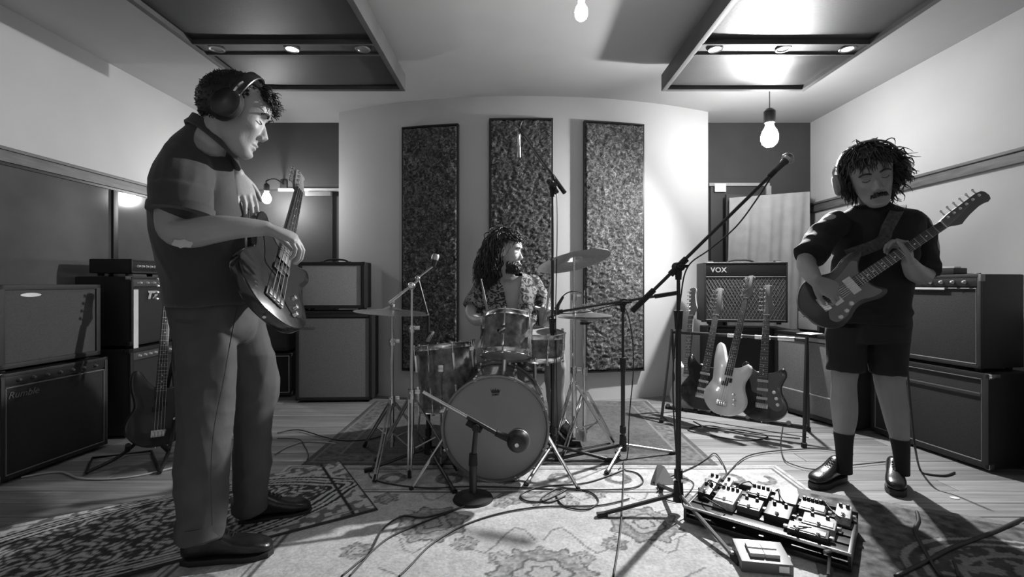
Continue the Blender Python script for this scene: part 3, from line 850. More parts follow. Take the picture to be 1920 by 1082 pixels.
def guitar(label, tail, tip, normal, kind='strat', body=BLACK, guard=WHITE, neckm=None, group=None, horn=.045, bsc=1.0):
    neckm = neckm or mat('maple_neck', .20, .4)
    tail = V(tail); tip = V(tip); L = (tip - tail).length
    X = (tip - tail).normalized(); Z = V(normal); Z = (Z - X * Z.dot(X)).normalized(); Y = Z.cross(X)
    M = mtx(tail, X, Y, Z)
    bass = kind == 'bass'
    total = 1.14 if bass else .975
    s = L / total
    M = M @ Matrix.Scale(s, 4)
    bs = (.0112 if bass else .0100)
    t = thing('bass_guitar' if bass else 'electric_guitar', label, 'guitar', M=mtx(tail, X, Y, Z), group=group)
    out = [(p.x * bs, p.y * bs * bsc) for p in catmull([V((a, b, 0)) for a, b in BODY], 4, True)]
    if bass:      # longer upper horn
        out = [(x + (horn * max(0, min(1, (x - .30) / .1)) * max(0, min(1, y / .10))), y) for x, y in out]
    b = MB().prism(out, -.022, .022, M, bev=.007).build('body', body, t, angle=50)
    gp = [(p.x * bs, p.y * bs * bsc) for p in catmull([V((a, c, 0)) for a, c in GUARD], 4, True)]
    if guard: MB().prism(gp, .022, .0245, M).build('pickguard', guard, t)
    nut = .944 if bass else .748; join = .34 * bs * 100
    w0, w1 = (.031, .021) if bass else (.028, .0215)
    # neck: D section
    rings = []
    for x, ww, th in ((join - .06, w0, .014), (join + .05, w0 * .98, .021), ((join + nut) / 2, (w0 + w1) / 2, .021), (nut - .03, w1 * 1.02, .019), (nut + .01, w1, .014)):
        ring = [V((x, ww * math.cos(a), .024 - th * abs(math.sin(a)) ** .8)) for a in [PI * k / 8 for k in range(9)]]
        ring += [V((x, -ww, .0275)), V((x, 0, .0285)), V((x, ww, .0275))]
        rings.append(ring[::-1])
    MB().loft(rings, M).build('neck', neckm, t)
    fb = MB(); fb.prism([(join - .075, -w0 - .001), (nut, -w1), (nut, w1), (join - .075, w0 + .001)], .026, .031, M, bev=.001)
    f_ = fb.build('fretboard', neckm if kind == 'maple' else mat('rosewood', .035, .4), t)
    fr = MB(); scale_ = nut - (.09 if bass else .10)
    for k in range(1, 21):
        x = nut - scale_ * (1 - 2 ** (-k / 12)); ww = w1 + (w0 - w1) * (nut - x) / (nut - join)
        if x < join - .07: break
        fr.box((x, 0, .0318), (.0022, ww * 2, .0016), M)
    fr.build('frets', DULL, f_)['kind'] = 'stuff'
    dots = MB()
    for k in (3, 5, 7, 9, 12, 15, 17, 19):
        x = nut - scale_ * (1 - 2 ** (-(k - .5) / 12))
        for yy in ((-.009, .009) if k == 12 else (0,)):
            if x > join - .06: dots.cyl(M @ V((x, yy, .0312)), M @ V((x, yy, .0319)), .0035, n=8)
    dots.build('inlays', WHITE, f_)['kind'] = 'stuff'
    MB().box((nut + .002, 0, .0305), (.005, w1 * 2, .008), M).build('nut', WHITE, t)
    # headstock
    hl = total - nut
    hp = [(0, -1), (.10, -1.25), (.20, -1.9), (.27, -2.15), (.34, -1.85), (.50, -1.35), (.72, -.95), (.82, -1.0), (.90, -1.25), (.97, -1.0), (1.0, -.2), (.99, .9), (.95, 1.5), (.85, 1.75), (.5, 1.55), (.2, 1.35), (.1, 1.15), (0, 1)]
    hw = w1 * 1.0
    hp = [(nut + .004 + a * hl, c * hw * (1.0 if not bass else 1.05)) for a, c in hp]
    MB().prism(hp, .004, .019, M, bev=.002).build('headstock', neckm, t)
    n = 4 if bass else 6
    for k in range(n):
        x = nut + hl * (.18 + .70 * k / (n - 1)); yy = hw * (.75 + .25 * k / (n - 1))
        yedge = hw * 1.6
        kn = MB(); r = .011 if bass else .006
        kn.cyl(M @ V((x, yedge - .004, .012)), M @ V((x, yedge + .016, .012)), .0028, n=6)
        kn.ball(M @ V((x, yedge + .021, .012)), (r * s, r * s, r * .6 * s), n=8, rot=M.to_3x3().normalized())
        kn.cyl(M @ V((x, yy, .004)), M @ V((x, yy, .030)), .0045 if bass else .0032, n=8)
        kn.cyl(M @ V((x, yy, .019)), M @ V((x, yy, .0215)), .009 if bass else .006, n=10)
        kn.build('tuner', CHR, t)
    # hardware
    if bass:
        for x, yy in ((.215 * 1.12, .014), (.215 * 1.12 + .03, -.014)):
            MB().box((x, yy, .027), (.034, .052, .012), M, bev=.004).build('pickup', BLACK, t)
        br = MB().box((.085, 0, .027), (.045, .085, .006), M, bev=.001)
        for k in range(4): br.box((.082, -.0285 + k * .019, .033), (.035, .014, .008), M, bev=.002)
        br.build('bridge', CHR, t)
        kpos = ((.17, -.085), (.13, -.10), (.095, -.105))
    else:
        for x in ((.155, .215, .275) if kind != 'jazz' else (.165, .262)):
            MB().box((x, 0, .029), ((.018 if kind != 'jazz' else .042), .070 if kind != 'jazz' else .088, .010), M, bev=.003).build('pickup', WHITE if kind == 'jazz' else mat('cream_plastic', .45, .4), t)
        br = MB().box((.105, 0, .027), (.035, .078, .005), M, bev=.001)
        for k in range(6): br.box((.100, -.0275 + k * .011, .031), (.022, .009, .006), M, bev=.001)
        br.build('bridge', CHR, t)
        kpos = ((.205, -.072), (.165, -.088), (.125, -.098))
    for x, yy in kpos:
        MB().lathe([(0, 0), (.012, 0), (.011, .004), (.009, .014), (0, .015)], M @ Matrix.Translation((x, yy, .024)), 14).build('knob', CHR if bass else WHITE, t)
    br0 = .09 if bass else .105
    st = MB(); ns = 4 if bass else 6
    for k in range(ns):
        f = k / (ns - 1) - .5
        yb = f * (.057 if bass else .052); yn = f * (.034 if bass else .034)
        x = nut + hl * (.18 + .70 * (ns - 1 - k if False else k) / (ns - 1))
        rr = (.0011 if bass else .0006) * (1 + .35 * (k / (ns - 1)))
        st.tube([M @ V((br0, yb, .040)), M @ V((nut, yn, .0355)), M @ V((nut + hl * (.18 + .70 * (ns - 1 - k) / (ns - 1)), hw * (.75 + .25 * (ns - 1 - k) / (ns - 1)), .024))], rr * s, 4)
    st.build('strings', mat('string_steel', .8, .25, 1.0), t)
    mb = MB()
    for (x, yy) in ((-.0, 0), (.435 if bass else .36, .145 if bass else .125)):
        mb.cyl(M @ V((x - .008, yy, 0)), M @ V((x + .004, yy, 0)), .006, n=8)
    mb.build('strap_button', CHR, t)
    return t, M

def rackgap(u, v, D): return P(u, v, D)
# four instruments on the floor rack, leaning back
NB = V((-.35, -.93, .18))
WB = mat('white_lacquer', .62, .25, coat=.5)
SB = mat('black_lacquer', .012, .18, coat=.6)
gB, _ = guitar('white double-cutaway bass guitar on the rack, the largest and nearest', P(1352, 778, 3.30), P(1412, 519, 3.48), V((-.84, -.52, .15)), 'bass', WB, None, mat('brown_neck', .16, .5), horn=.11)
gA, _ = guitar('pale electric guitar at the far left end of the rack', P(1287, 772, 3.62), P(1303, 541, 3.80), V((-.85, -.5, .2)), 'strat', mat('pale_lacquer', .5, .3, coat=.4), WHITE, mat('maple_neck', .20))
gC, _ = guitar('black electric guitar between the pale guitar and the white bass', P(1310, 768, 3.47), P(1352, 542, 3.66), V((-.45, -.87, .2)), 'strat', SB, SB, mat('brown_neck', .16))
gD, _ = guitar('dark electric guitar at the right end of the rack', P(1428, 790, 3.22), P(1442, 536, 3.42), V((-.62, -.76, .2)), 'strat', SB, mat('tortoise_guard', .10, .3), mat('brown_neck', .16))

# the rack itself
t = thing('guitar_rack', 'long black floor rack holding four guitars', 'guitar stand', (1.50, 3.50, 0))
aL, aR = G(1252, 782, 0), G(1520, 838, 0); aL = V((1.15, 3.66, 0)); aR = V((1.90, 3.14, 0))
dv = (aR - aL).normalized(); nv = V((-dv.y, dv.x, 0))      # away from the viewer
def q(a, f, z): return aL.lerp(aR, a) + nv * f + V((0, 0, z))
MB().tube([q(0, .16, .66), q(1, .16, .66)], .012, 8).build('top_rail', BLKM, t)
for a in (.52, .72, .88): MB().tube([q(a - .07, .16, .66), q(a + .04, .16, .66)], .016, 10).build('chrome_sleeve', CHR, t)
MB().tube([q(0, .0, .10), q(1, .0, .10)], .014, 8).build('front_rail', BLKM, t)
MB().tube([q(0, .16, .07), q(1, .16, .07)], .011, 8).build('rear_rail', BLKM, t)
for a in (0, 1):
    for f0 in (-.10, .30):
        MB().tube([q(a, .16, .68), q(a, f0, .02)], .011, 8).build('leg', BLKM, t)
        MB().cyl(q(a, f0, 0), q(a, f0, .03), .017, n=10).build('rubber_foot', RUB, t)
for a in (.03, .13, .25, .38, .50, .63, .76, .90):
    MB().tube([q(a, .0, .10), q(a, -.03, .125)], .016, 8).build('foam_pad', RUB, t)

# bass on a stand between the bass player and the second left stack
gE, _ = guitar('dark sunburst bass guitar on a low stand in front of the second left stack', P(292, 838, 2.86), P(313, 520, 3.06), V((.80, -.55, .2)), 'bass', mat('sunburst_lacquer', .03, .3, coat=.5), mat('dark_guard', .04), mat('brown_neck', .16))
t = thing('guitar_stand', 'low black tubular stand under the sunburst bass on the left', 'guitar stand', (-2.15, 2.95, 0))
b0 = P(292, 838, 2.86); bx = b0.x; by = b0.y
for s_ in (-1, 1):
    MB().tube(catmull([V((bx, by + .14, .55)), V((bx + s_ * .05, by + .10, .25)), V((bx + s_ * .12, by - .06, .07)), V((bx + s_ * .20, by - .24, .012))], 6), .010, 8).build('leg', BLKM, t)
    MB().tube([V((bx + s_ * .12, by - .06, .07)), V((bx + s_ * .10, by - .08, .11))], .014, 8).build('yoke', RUB, t)
MB().tube([V((bx, by + .14, .55)), V((bx, by + .32, .012))], .010, 8).build('leg', BLKM, t)
MB().tube([V((bx, by + .14, .50)), V((bx, by + .16, .78))], .009, 8).build('upright', BLKM, t)
MB().tube([V((bx - .2, by - .24, .012)), V((bx - .36, by - .02, .012)), V((bx - .1, by + .1, .012)), V((bx + .2, by - .24, .012))], .008, 6).build('base_loop', BLKM, t)

# ------------------------------------------------------------------ drums
SHELL = mat('sparkle_shell', .10, .3, nz=(26, .35, 2.2), coat=.6)
HEADM = mat('drum_head', .30, .55, nz=(4, .92, 1.08), trans=0)
HEADC = mat('coated_head', .55, .6)
def drum(name, label, c, axis, r, depth, shell=SHELL, front=HEADM, back=HEADC, lugs=8, hoop=CHR, hoopw=.016, up=None, big=False):
    """c = centre of the front (playing or facing) head, axis points out of that head"""
    axis = V(axis).normalized(); c = V(c)
    M = zmat(c, axis, up)
    t = thing(name, label, 'drum', M=M)
    MB().lathe([(r, -.006), (r, -depth + .006), (r - .008, -depth + .006), (r - .008, -.006), (r, -.006)], M, 48).build('shell', shell, t)
    for nm, z, s_, m in (('batter_head' if not big else 'front_head', 0, 1, front), ('resonant_head', -depth, -1, back)):
        MB().lathe([(0, z + s_ * .004), (r * .9, z + s_ * .004), (r + .001, z), (r + .001, z - s_ * .008), (0, z)], M, 48).build(nm, m, t)
    for z, s_ in ((0, 1), (-depth, -1)):
        if big:
            pr = [(r + .002, -.012), (r + .015, -.012), (r + .017, 0), (r + .015, .022), (r + .006, .024), (r + .002, .018), (r + .002, -.012)]
        else:
            pr = [(r + .002, -hoopw), (r + .009, -hoopw), (r + .005, -hoopw * .4), (r + .005, .008), (r + .009, .012), (r + .002, .012), (r + .002, -hoopw)]
        MB().lathe([(a, z + s_ * b) for a, b in pr], M, 56).build('hoop', hoop, t)
    for k in range(lugs):
        a = 2 * PI * (k + .5) / lugs
        ca, sa = math.cos(a), math.sin(a)
        Ml = M @ mtx(V((ca * r, sa * r, 0)), V((ca, sa, 0)), V((-sa, ca, 0)), V((0, 0, 1)))
        ll = min(.10, depth * .3)
        lgs = [MB().box((.008, 0, zc), (.018, .016, ll), Ml, bev=.006).build('lug', CHR, t) for zc in ((-depth * .25, -depth * .75) if depth > .2 else (-depth / 2,))]
        for s_, z in ((1, 0), (-1, -depth)):
            rd = MB()
            z0 = z + s_ * .016; z1 = z - s_ * (depth * .25 if depth > .2 else depth * .4)
            rd.cyl(Ml @ V((.013, 0, z0)), Ml @ V((.013, 0, z1)), .0032, n=6)
            rd.box((.013, 0, z0), (.022 if big else .012, .014, .012), Ml, bev=.003)
            rd.build('tension_rod', CHR, lgs[0] if s_ > 0 else lgs[-1])
    return t, M
# kick drum
KC = P(929, 803, 2.53)
kick, M = drum('bass_drum', 'bass drum at the front of the kit with a grey front head', KC, (.0, -1, 0), .268, .42, hoop=mat('kick_hoop', .22, .25, .5), lugs=8, big=True, up=(0, 0, 1))
# crown mark printed on the head
Mc = mtx(KC + V((0, -.0055, .195)), V((1, 0, 0)), V((0, 0, 1)), V((0, -1, 0)))
cr = [(-.028, .016), (-.020, .004), (-.012, .014), (-.006, .004), (0, .019), (.006, .004), (.012, .014), (.020, .004), (.028, .016), (.020, -.008), (-.020, -.008)]
MB().prism(cr, 0, .0008, Mc).build('crown_mark', mat('dark_print', .03), kick)
lettering('REMO', .014, mtx(KC + V((0, -.0055, .178)), V((1, 0, 0)), V((0, 0, 1)), V((0, -1, 0))), mat('dark_print', .03), kick, bold=.0003)
for s_ in (-1, 1):
    a0 = KC + V((s_ * .26, .16, -.05)); a1 = V((KC.x + s_ * .42, 2.42, .012))
    MB().tube([a0, a1], [.011, .008], 8).build('spur', CHR, kick)
    MB().ball(a1, .013, n=8).build('spur_tip', RUB, kick)
# double tom post on the kick
post = MB().tube([V((KC.x + .04, 2.74, .545)), V((KC.x + .05, 2.76, .70))], .012, 10).build('tom_post', CHR, kick)
# rack tom tilted to the player
ax = V((.05, .38, 1)).normalized()
tc_ = P(953, 596, 2.72)
tom, M = drum('rack_tom', 'small sparkle tom mounted above the bass drum', tc_, ax, .135, .215, lugs=6, back=mat('clear_head', .32, .3))
MB().tube([M @ V((.0, .135, -.10)), M @ V((.02, .17, -.12)), V((KC.x + .05, 2.76, .70))], .010, 8).build('mount_arm', CHR, tom)
# floor tom left
ft, M = drum('floor_tom', 'floor tom with chrome rim left of the bass drum', P(834, 648, 2.90), V((-.10, .10, 1)), .172, .36, lugs=8)
for a in (.6, 2.7, 4.7):
    p = M @ V((math.cos(a) * .188, math.sin(a) * .188, -.12)); b_ = V((p.x, p.y, .02))
    o = MB().tube(catmull([p, V((p.x, p.y, p.z - .2)), V((p.x + .02 * math.cos(a), p.y, .12)), b_], 4), .006, 8).build('leg', CHR, ft)
    MB().ball(b_, .014, n=8).build('rubber_foot', RUB, o)
    MB().box(p, (.03, .03, .04), bev=.008).build('leg_bracket', CHR, ft)
# snare on its stand to the right
sn, M = drum('snare_drum', 'shallow snare drum right of the rack tom in front of the drummer', P(1003, 623, 2.96), V((.05, -.06, 1)), .178, .14, lugs=8)
t = thing('snare_stand', 'low chrome stand under the snare drum', 'drum stand', V((sn.matrix_world.translation.x, 2.96, 0)))
b_ = V((sn.matrix_world.translation.x, 2.96, 0)); zt = M.translation.z - .16
MB().cyl(b_ + V((0, 0, .08)), b_ + V((0, 0, zt - .03)), .012).build('pole', CHR, t)
for k in range(3):
    a = .5 + k * 2 * PI / 3
    MB().tube([b_ + V((0, 0, .28)), b_ + V((.26 * math.cos(a), .26 * math.sin(a), .015))], .007).build('leg', CHR, t)
    MB().tube([b_ + V((0, 0, zt - .04)), b_ + V((.17 * math.cos(a), .17 * math.sin(a), zt)), b_ + V((.175 * math.cos(a), .175 * math.sin(a), zt + .03))], .007).build('basket_arm', CHR, t)

CYM = mat('cymbal_bronze', .42, .28, .95, nz=(60, .8, 1.2))
def cymbal(label, c, axis, r, group=None, cat='cymbal', name='cymbal', hat=0):
    M = zmat(c, axis)
    t = thing(name, label, cat, M=M, group=group)
    pr = [(.006, .030), (.02, .029), (.04, .020), (.052, .012), (.06, .010), (r * .6, .004), (r, -.006), (r, -.0075), (r * .6, .0022), (.06, .008), (.05, .010), (.038, .018), (.02, .027), (.006, .028), (.006, .030)]
    if hat == 1: pr = [(a, -z) for a, z in pr]
    rings = [[V((a * math.cos(2 * PI * k / 56), a * math.sin(2 * PI * k / 56), z)) for k in range(56)] for a, z in pr]
    MB().loft(rings, M, caps=False).build('bronze', CYM, t, angle=60)
    if hat != 1:
        MB().cyl(M @ V((0, 0, .028)), M @ V((0, 0, .042)), .014, n=12).build('felt', mat('felt', .3, .9), t)
        mb = MB().cyl(M @ V((0, 0, .042)), M @ V((0, 0, .052)), .008, n=8); mb.box((0, 0, .056), (.028, .006, .010), M, bev=.002)
        mb.build('wing_nut', CHR, t)
    return t, M
def legs3(t, c, feet, zhub, zlow, m, r=.009, brace=True, footm=RUB, double=True, hub_r=.018):
    """tripod: legs from a hub at zhub to each foot, braces from a lower sleeve"""
    c = V(c)
    for f in feet:
        f = V(f); top = V((c.x, c.y, zhub)); d = V((f.x - c.x, f.y - c.y, 0)).normalized(); sd = V((-d.y, d.x, 0))
        mb = MB()
        if double:
            for s_ in (-1, 1): mb.tube([top + d * hub_r + sd * s_ * .010, f + V((0, 0, .02)) + sd * s_ * .008], r * .62, 6)
        else:
            mb.tube([top + d * hub_r, f + V((0, 0, .014))], r, 8)
        lg = mb.build('leg', m, t)
        fb = MB(); k = (f - top).normalized(); fb.tube([f - k * .035 + V((0, 0, .014)), f + V((0, 0, .013))], [r * 1.25, r * 1.35], 8)
        fb.build('rubber_foot', footm, lg)
        if brace:
            mid = top.lerp(f, .52)
            MB().tube([V((c.x, c.y, zlow)) + d * .012, mid], r * .5, 6).build('brace', m, lg)
def cstand(label, c, top, feet, boom=None, m=CHR, collar=None):
    c = V(c); top = V(top)
    t = thing('cymbal_stand', label, 'cymbal stand', (c.x, c.y, 0))
    zt = top.z; base = V((c.x, c.y, .10))
    zc = zt * .42 if collar is None else collar
    MB().cyl(base, (c.x, c.y, zc), .0135, n=12).build('lower_tube', m, t)
    MB().cyl((c.x, c.y, zc - .02), (c.x, c.y, zt * .78), .0105, n=12).build('middle_tube', m, t)
    MB().cyl((c.x, c.y, zt * .78 - .02), top, .007, n=10).build('upper_tube', m, t)
    for z, r in ((zc, .021), (zt * .78, .018)):
        mb = MB().cyl((c.x, c.y, z - .025), (c.x, c.y, z + .012), r, n=12); mb.box((c.x + .03, c.y - .004, z), (.03, .006, .022), bev=.003)
        mb.cyl((c.x, c.y - r, z), (c.x, c.y - r - .012, z), .006, n=8)
        mb.build('clamp', m, t)
    zh = zc * .92 if zc < .5 else .42
    MB().cyl((c.x, c.y, zh - .02), (c.x, c.y, zh + .02), .022, n=12).build('leg_hub', m, t)
    MB().cyl((c.x, c.y, .13), (c.x, c.y, .165), .020, n=12).build('brace_sleeve', m, t)
    legs3(t, c, feet, zh, .15, m)
    if boom:
        a, b = V(boom[0]), V(boom[1])
        MB().tube([a, b], .0075, 10).build('boom', m, t)
        mb = MB().ball(top, .022, n=12); mb.cyl(top + V((0, -.03, 0)), top + V((0, .03, 0)), .012, n=10)
        mb.build('tilter', m, t)
    return t
# left crash
Cc = P(735, 584, 2.78)
cymbal('thin crash cymbal seen edge-on at the left of the kit', Cc, V((.06, -.01, 1)), .215)
cstand('chrome cymbal stand under the left crash cymbal', (Cc.x, 2.78, 0), (Cc.x, 2.78, Cc.z + .03), [P(683, 806, 3.05).xy.to_3d(), (Cc.x + .20, 2.95, 0), (Cc.x - .02, 2.50, 0)])
# second stand with a short boom, nearer
Bt = P(772, 536, 2.60)
cstand('tall chrome boom stand between the left crash and the floor tom', (Bt.x, 2.60, 0), Bt, [G(705, 868, 0), (Bt.x + .24, 2.66, 0), G(768, 900, 0)],
       boom=(P(730, 568, 2.62), P(784, 526, 2.60)), collar=.46)
# ride on the right
Rc = P(1076, 489, 2.95)
rax = V((-.20, .24, 1))
cymbal('large ride cymbal tilted on the right of the kit', Rc, rax, .228)
cstand('tall chrome stand under the ride cymbal', (Rc.x - .0, 2.95, 0), Rc + V((.0, 0, .055)), [G(1040, 838, 0), (Rc.x + .26, 2.86, 0), (Rc.x + .05, 3.22, 0)], collar=.52)
# hi-hat
Hc = P(1096, 592, 3.02)
cymbal('upper hi-hat cymbal beside the ride stand', Hc + V((0, 0, .012)), V((.02, -.02, 1)), .172)
cymbal('lower hi-hat cymbal just beneath the upper one', Hc - V((0, 0, .016)), V((.0, -.0, 1)), .170, hat=1)
t = thing('hi_hat_stand', 'chrome hi-hat stand with a pedal right of the drummer', 'cymbal stand', (Hc.x, 3.02, 0))
MB().cyl((Hc.x, 3.02, .05), (Hc.x, 3.02, .50), .013).build('lower_tube', CHR, t)
MB().cyl((Hc.x, 3.02, .48), (Hc.x, 3.02, Hc.z - .035), .009).build('upper_tube', CHR, t)
MB().cyl((Hc.x, 3.02, Hc.z - .04), (Hc.x, 3.02, Hc.z + .16), .0035, n=8).build('pull_rod', CHR, t)
MB().cyl((Hc.x, 3.02, Hc.z - .055), (Hc.x, 3.02, Hc.z - .035), .03, n=16).build('seat_cup', BLACK, t)
MB().cyl((Hc.x, 3.02, .47), (Hc.x, 3.02, .51), .02).build('clamp', CHR, t)
legs3(t, (Hc.x, 3.02, 0), [G(1150, 832, 0), (Hc.x + .05, 3.32, 0), (Hc.x - .16, 2.82, 0)], .36, .12, CHR)
MB().box((Hc.x - .03, 3.18, .045), (.09, .26, .012), Matrix.Identity(4), bev=.004).build('footboard', CHR, t)
# kick pedal
t = thing('kick_pedal', 'chrome bass drum pedal behind the bass drum', 'pedal', (KC.x + .02, 3.10, 0))
MB().box((KC.x + .02, 3.16, .035), (.09, .26, .010), bev=.004).build('footboard', CHR, t)
MB().box((KC.x + .02, 3.14, .012), (.10, .32, .008)).build('base_plate', BLKM, t)
for s_ in (-1, 1): MB().cyl((KC.x + .02 + s_ * .055, 3.02, .014), (KC.x + .02 + s_ * .055, 3.02, .20), .009).build('upright', CHR, t)
MB().cyl((KC.x - .04, 3.02, .195), (KC.x + .08, 3.02, .195), .006).build('axle', CHR, t)
MB().tube([(KC.x + .02, 3.02, .195), (KC.x + .02, 2.99, .30)], .004).cyl((KC.x + .02, 2.965, .30), (KC.x + .02, 3.005, .30), .022, n=16).build('beater', mat('felt', .3), t)
# stool
DX, DY = -.085, 3.42
t = thing('drum_stool', 'round black drum stool under the drummer', 'stool', (DX, DY, 0))
MB().lathe([(0, .44), (.155, .44), (.17, .455), (.172, .49), (.155, .515), (0, .52)], Matrix.Translation((DX, DY, 0)), 28).build('seat', TOLEX, t)
MB().cyl((DX, DY, .1), (DX, DY, .44), .016).build('post', CHR, t)
for k in range(3):
    a = .9 + k * 2 * PI / 3
    MB().tube([(DX, DY, .34), (DX + .25 * math.cos(a), DY + .25 * math.sin(a), .015)], .009).build('leg', CHR, t)

# ------------------------------------------------------------------ microphone stands
def micstand(label, base, zpole, feet, clutch=None, boom=None, sleeve=.6, m=BLKM, legz=.17, boomm=None, rp=.0125, lean=None, hubz=.085, shine=None):
    base = V(base); c = V((base.x, base.y, 0))
    t = thing('microphone_stand', label, 'microphone stand', c)
    top = V((c.x, c.y, zpole)) if lean is None else V(lean)
    up = lambda z: c.lerp(top, z / top.z)
    MB().tube([up(hubz), up(zpole * sleeve)], rp, 12).build('lower_pole', m, t)
    MB().tube([up(zpole * sleeve - .03), top], rp * .68, 10).build('upper_pole', m, t)
    MB().tube([up(zpole * sleeve - .06), up(zpole * sleeve + .025)], [rp * 1.25, rp * 1.7], 12).build('height_clutch', RUB, t)
    mb = MB().cyl(up(hubz - .03), up(hubz + .06), .024, .020, 14).cyl(up(legz - .01), up(legz + .03), .019, n=12)
    mb.build('hub', RUB, t)
    for i, f in enumerate(feet):
        f = V(f); d = V((f.x - c.x, f.y - c.y, 0)).normalized()
        lg = MB().tube([V((c.x, c.y, hubz)) + d * .02, f + V((0, 0, .014))], .0095, 8).build('leg', (shine[i] if shine else m), t)
        k = (f - c).normalized()
        MB().tube([f - k * .045 + V((0, 0, .018)), f + V((0, 0, .014))], [.012, .0145], 8).build('rubber_foot', RUB, lg)
    if boom:
        a, b = V(boom[0]), V(boom[1]); k = (b - a).normalized()
        bo = MB().tube([a, b], .0078, 8).build('boom', boomm or m, t)
        MB().tube([a - k * .01, a + k * .13], .0135, 10).build('counterweight', RUB, bo)
        mb = MB().cyl(top + V((0, -.032, 0)), top + V((0, .032, 0)), .021, n=14)
        mb.tube([top - k * .05, top + k * .05], .015, 10); mb.tube([top, top - V((0, 0, .06))], [.018, .014], 10)
        mb.tube([top + V((0, -.03, 0)), top + V((.0, -.055, .0))], .012, 10); mb.box(top + V((0, -.06, 0)), (.045, .014, .014), bev=.004)
        mb.build('boom_clutch', RUB, t)
        MB().tube([b - k * .03, b + k * .025], .012, 8).build('microphone_clip', RUB, bo)
    return t
def mic(label, base, tip, kind='vocal'):
    base, tip = V(base), V(tip); k = (tip - base).normalized(); L = (tip - base).length
    M = zmat(base, k)
    t = thing('microphone', label, 'microphone', M=M)
    if kind == 'vocal':
        MB().lathe([(0, 0), (.010, 0), (.0115, .004), (.0135, L * .45), (.018, L * .66), (.0, L * .66)], M, 16).build('handle', mat('dark_mic_body', .04, .4, .3), t)
        MB().lathe([(0, L * .64), (.019, L * .66), (.0245, L * .72), (.0262, L * .80), (.024, L * .9), (.016, L * .97), (0, L)], M, 18).build('grille', mat('mesh_grille', .5, .4, .9, nz=(400, .5, 1.3)), t)
        MB().lathe([(.0215, L * .765), (.0275, L * .765), (.0275, L * .80), (.0215, L * .80)], M, 18).build('band', DULL, t)
    elif kind == 'pencil':
        MB().lathe([(0, 0), (.0095, .0), (.0105, .004), (.0105, L * .62), (.0, L * .62)], M, 14).build('body', CHR, t)
        MB().lathe([(0, L * .63), (.0115, L * .63), (.0115, L * .97), (.009, L), (0, L)], M, 14).build('capsule', DULL, t)
    elif kind == 'kick':
        MB().lathe([(0, 0), (.012, 0), (.016, .02), (.022, L * .45), (.0, L * .45)], M, 18).build('neck', BLKM, t)
        MB().lathe([(0, L * .42), (.024, L * .44), (.048, L * .52), (.054, L * .62), (.055, L * .86), (.050, L * .95), (.036, L), (0, L)], M, 28).build('body', mat('dark_mic_body', .04), t)
        MB().lathe([(.0553, L * .66), (.057, L * .68), (.057, L * .74), (.0553, L * .76)], M, 28).build('band', DULL, t)
    else:   # side-address / small dynamic
        MB().lathe([(0, 0), (.012, 0), (.016, .01), (.019, L * .5), (.0, L * .5)], M, 16).build('body', mat('dark_mic_body', .04), t)
        MB().lathe([(0, L * .5), (.021, L * .52), (.022, L * .85), (.018, L * .96), (0, L)], M, 16).build('grille', mat('mesh_grille', .5), t)
    return t, M
# tall vocal stand in the right foreground
vb = G(1272, 962, 0)
vt = P(1272, 500, vb.y)
bA, bB = P(1188, 581, vb.y + .02), P(1452, 322, vb.y - .02)
micstand('tall black boom stand in the right foreground beside the pedalboard', vb, vt.z, [G(1120, 972, 0), G(1388, 1064, 0), G(1236, 915, 0)], boom=(bA, bB), sleeve=.80, shine=(BLKM, DULL, BLKM))
kk = (bB - bA).normalized()
mic('silver-headed vocal microphone at the raised end of the foreground boom', bB + kk * .0, bB + kk * .105)
# stand right of the kick with a level boom towards the snare
sb = G(1168, 862, 0); st_ = P(1167, 566, sb.y)
micstand('black microphone stand right of the bass drum with a low level boom', sb, st_.z, [G(1137, 892, 0), G(1268, 853, 0), G(1040, 866, 0)], boom=(P(1270, 549, sb.y - .06), P(1046, 585, sb.y + .03)), sleeve=.62, shine=(DULL, DULL, BLKM))
mic('small black microphone on the level boom pointing at the snare', P(1050, 584, sb.y + .03), P(1024, 592, sb.y + .03), 'dyn')
# overhead stand behind the bass drum's right edge
ob = G(1036, 862, 0); ot = P(1038, 350, ob.y)
oA, oB = P(1057, 359, ob.y - .02), P(978, 248, ob.y + .18)
micstand('very tall thin black stand holding the overhead microphone', ob, ot.z, [G(986, 914, 0), G(1148, 868, 0), V((.18, 3.12, 0))], boom=(oA, oB), sleeve=.5, shine=(DULL, BLKM, BLKM))
om = P(973, 268, ob.y + .20)
mic('slim silver overhead microphone hanging above the drummer', om + V((0, 0, .085)), om - V((0, 0, .095)), 'pencil')
# black stand by the floor tom
fb_ = G(803, 868, 0); fl = P(802, 592, fb_.y)
t = micstand('black stand with a bent arm between crash and floor tom', fb_, fl.z, [G(683, 888, 0), G(853, 928, 0), V((fb_.x + .12, fb_.y + .22, 0))], sleeve=.7)
MB().tube([fl, P(783, 522, fb_.y)], .008, 8).build('upper_arm', BLKM, t)
MB().tube([P(783, 522, fb_.y), P(811, 500, fb_.y)], .006, 8).build('short_boom', CHR, t)
MB().ball(P(783, 522, fb_.y), .017, n=10).build('swivel', CHR, t)
mic('small microphone raised on the bent arm left of the drummer', P(812, 499, fb_.y), P(818, 476, fb_.y), 'dyn')
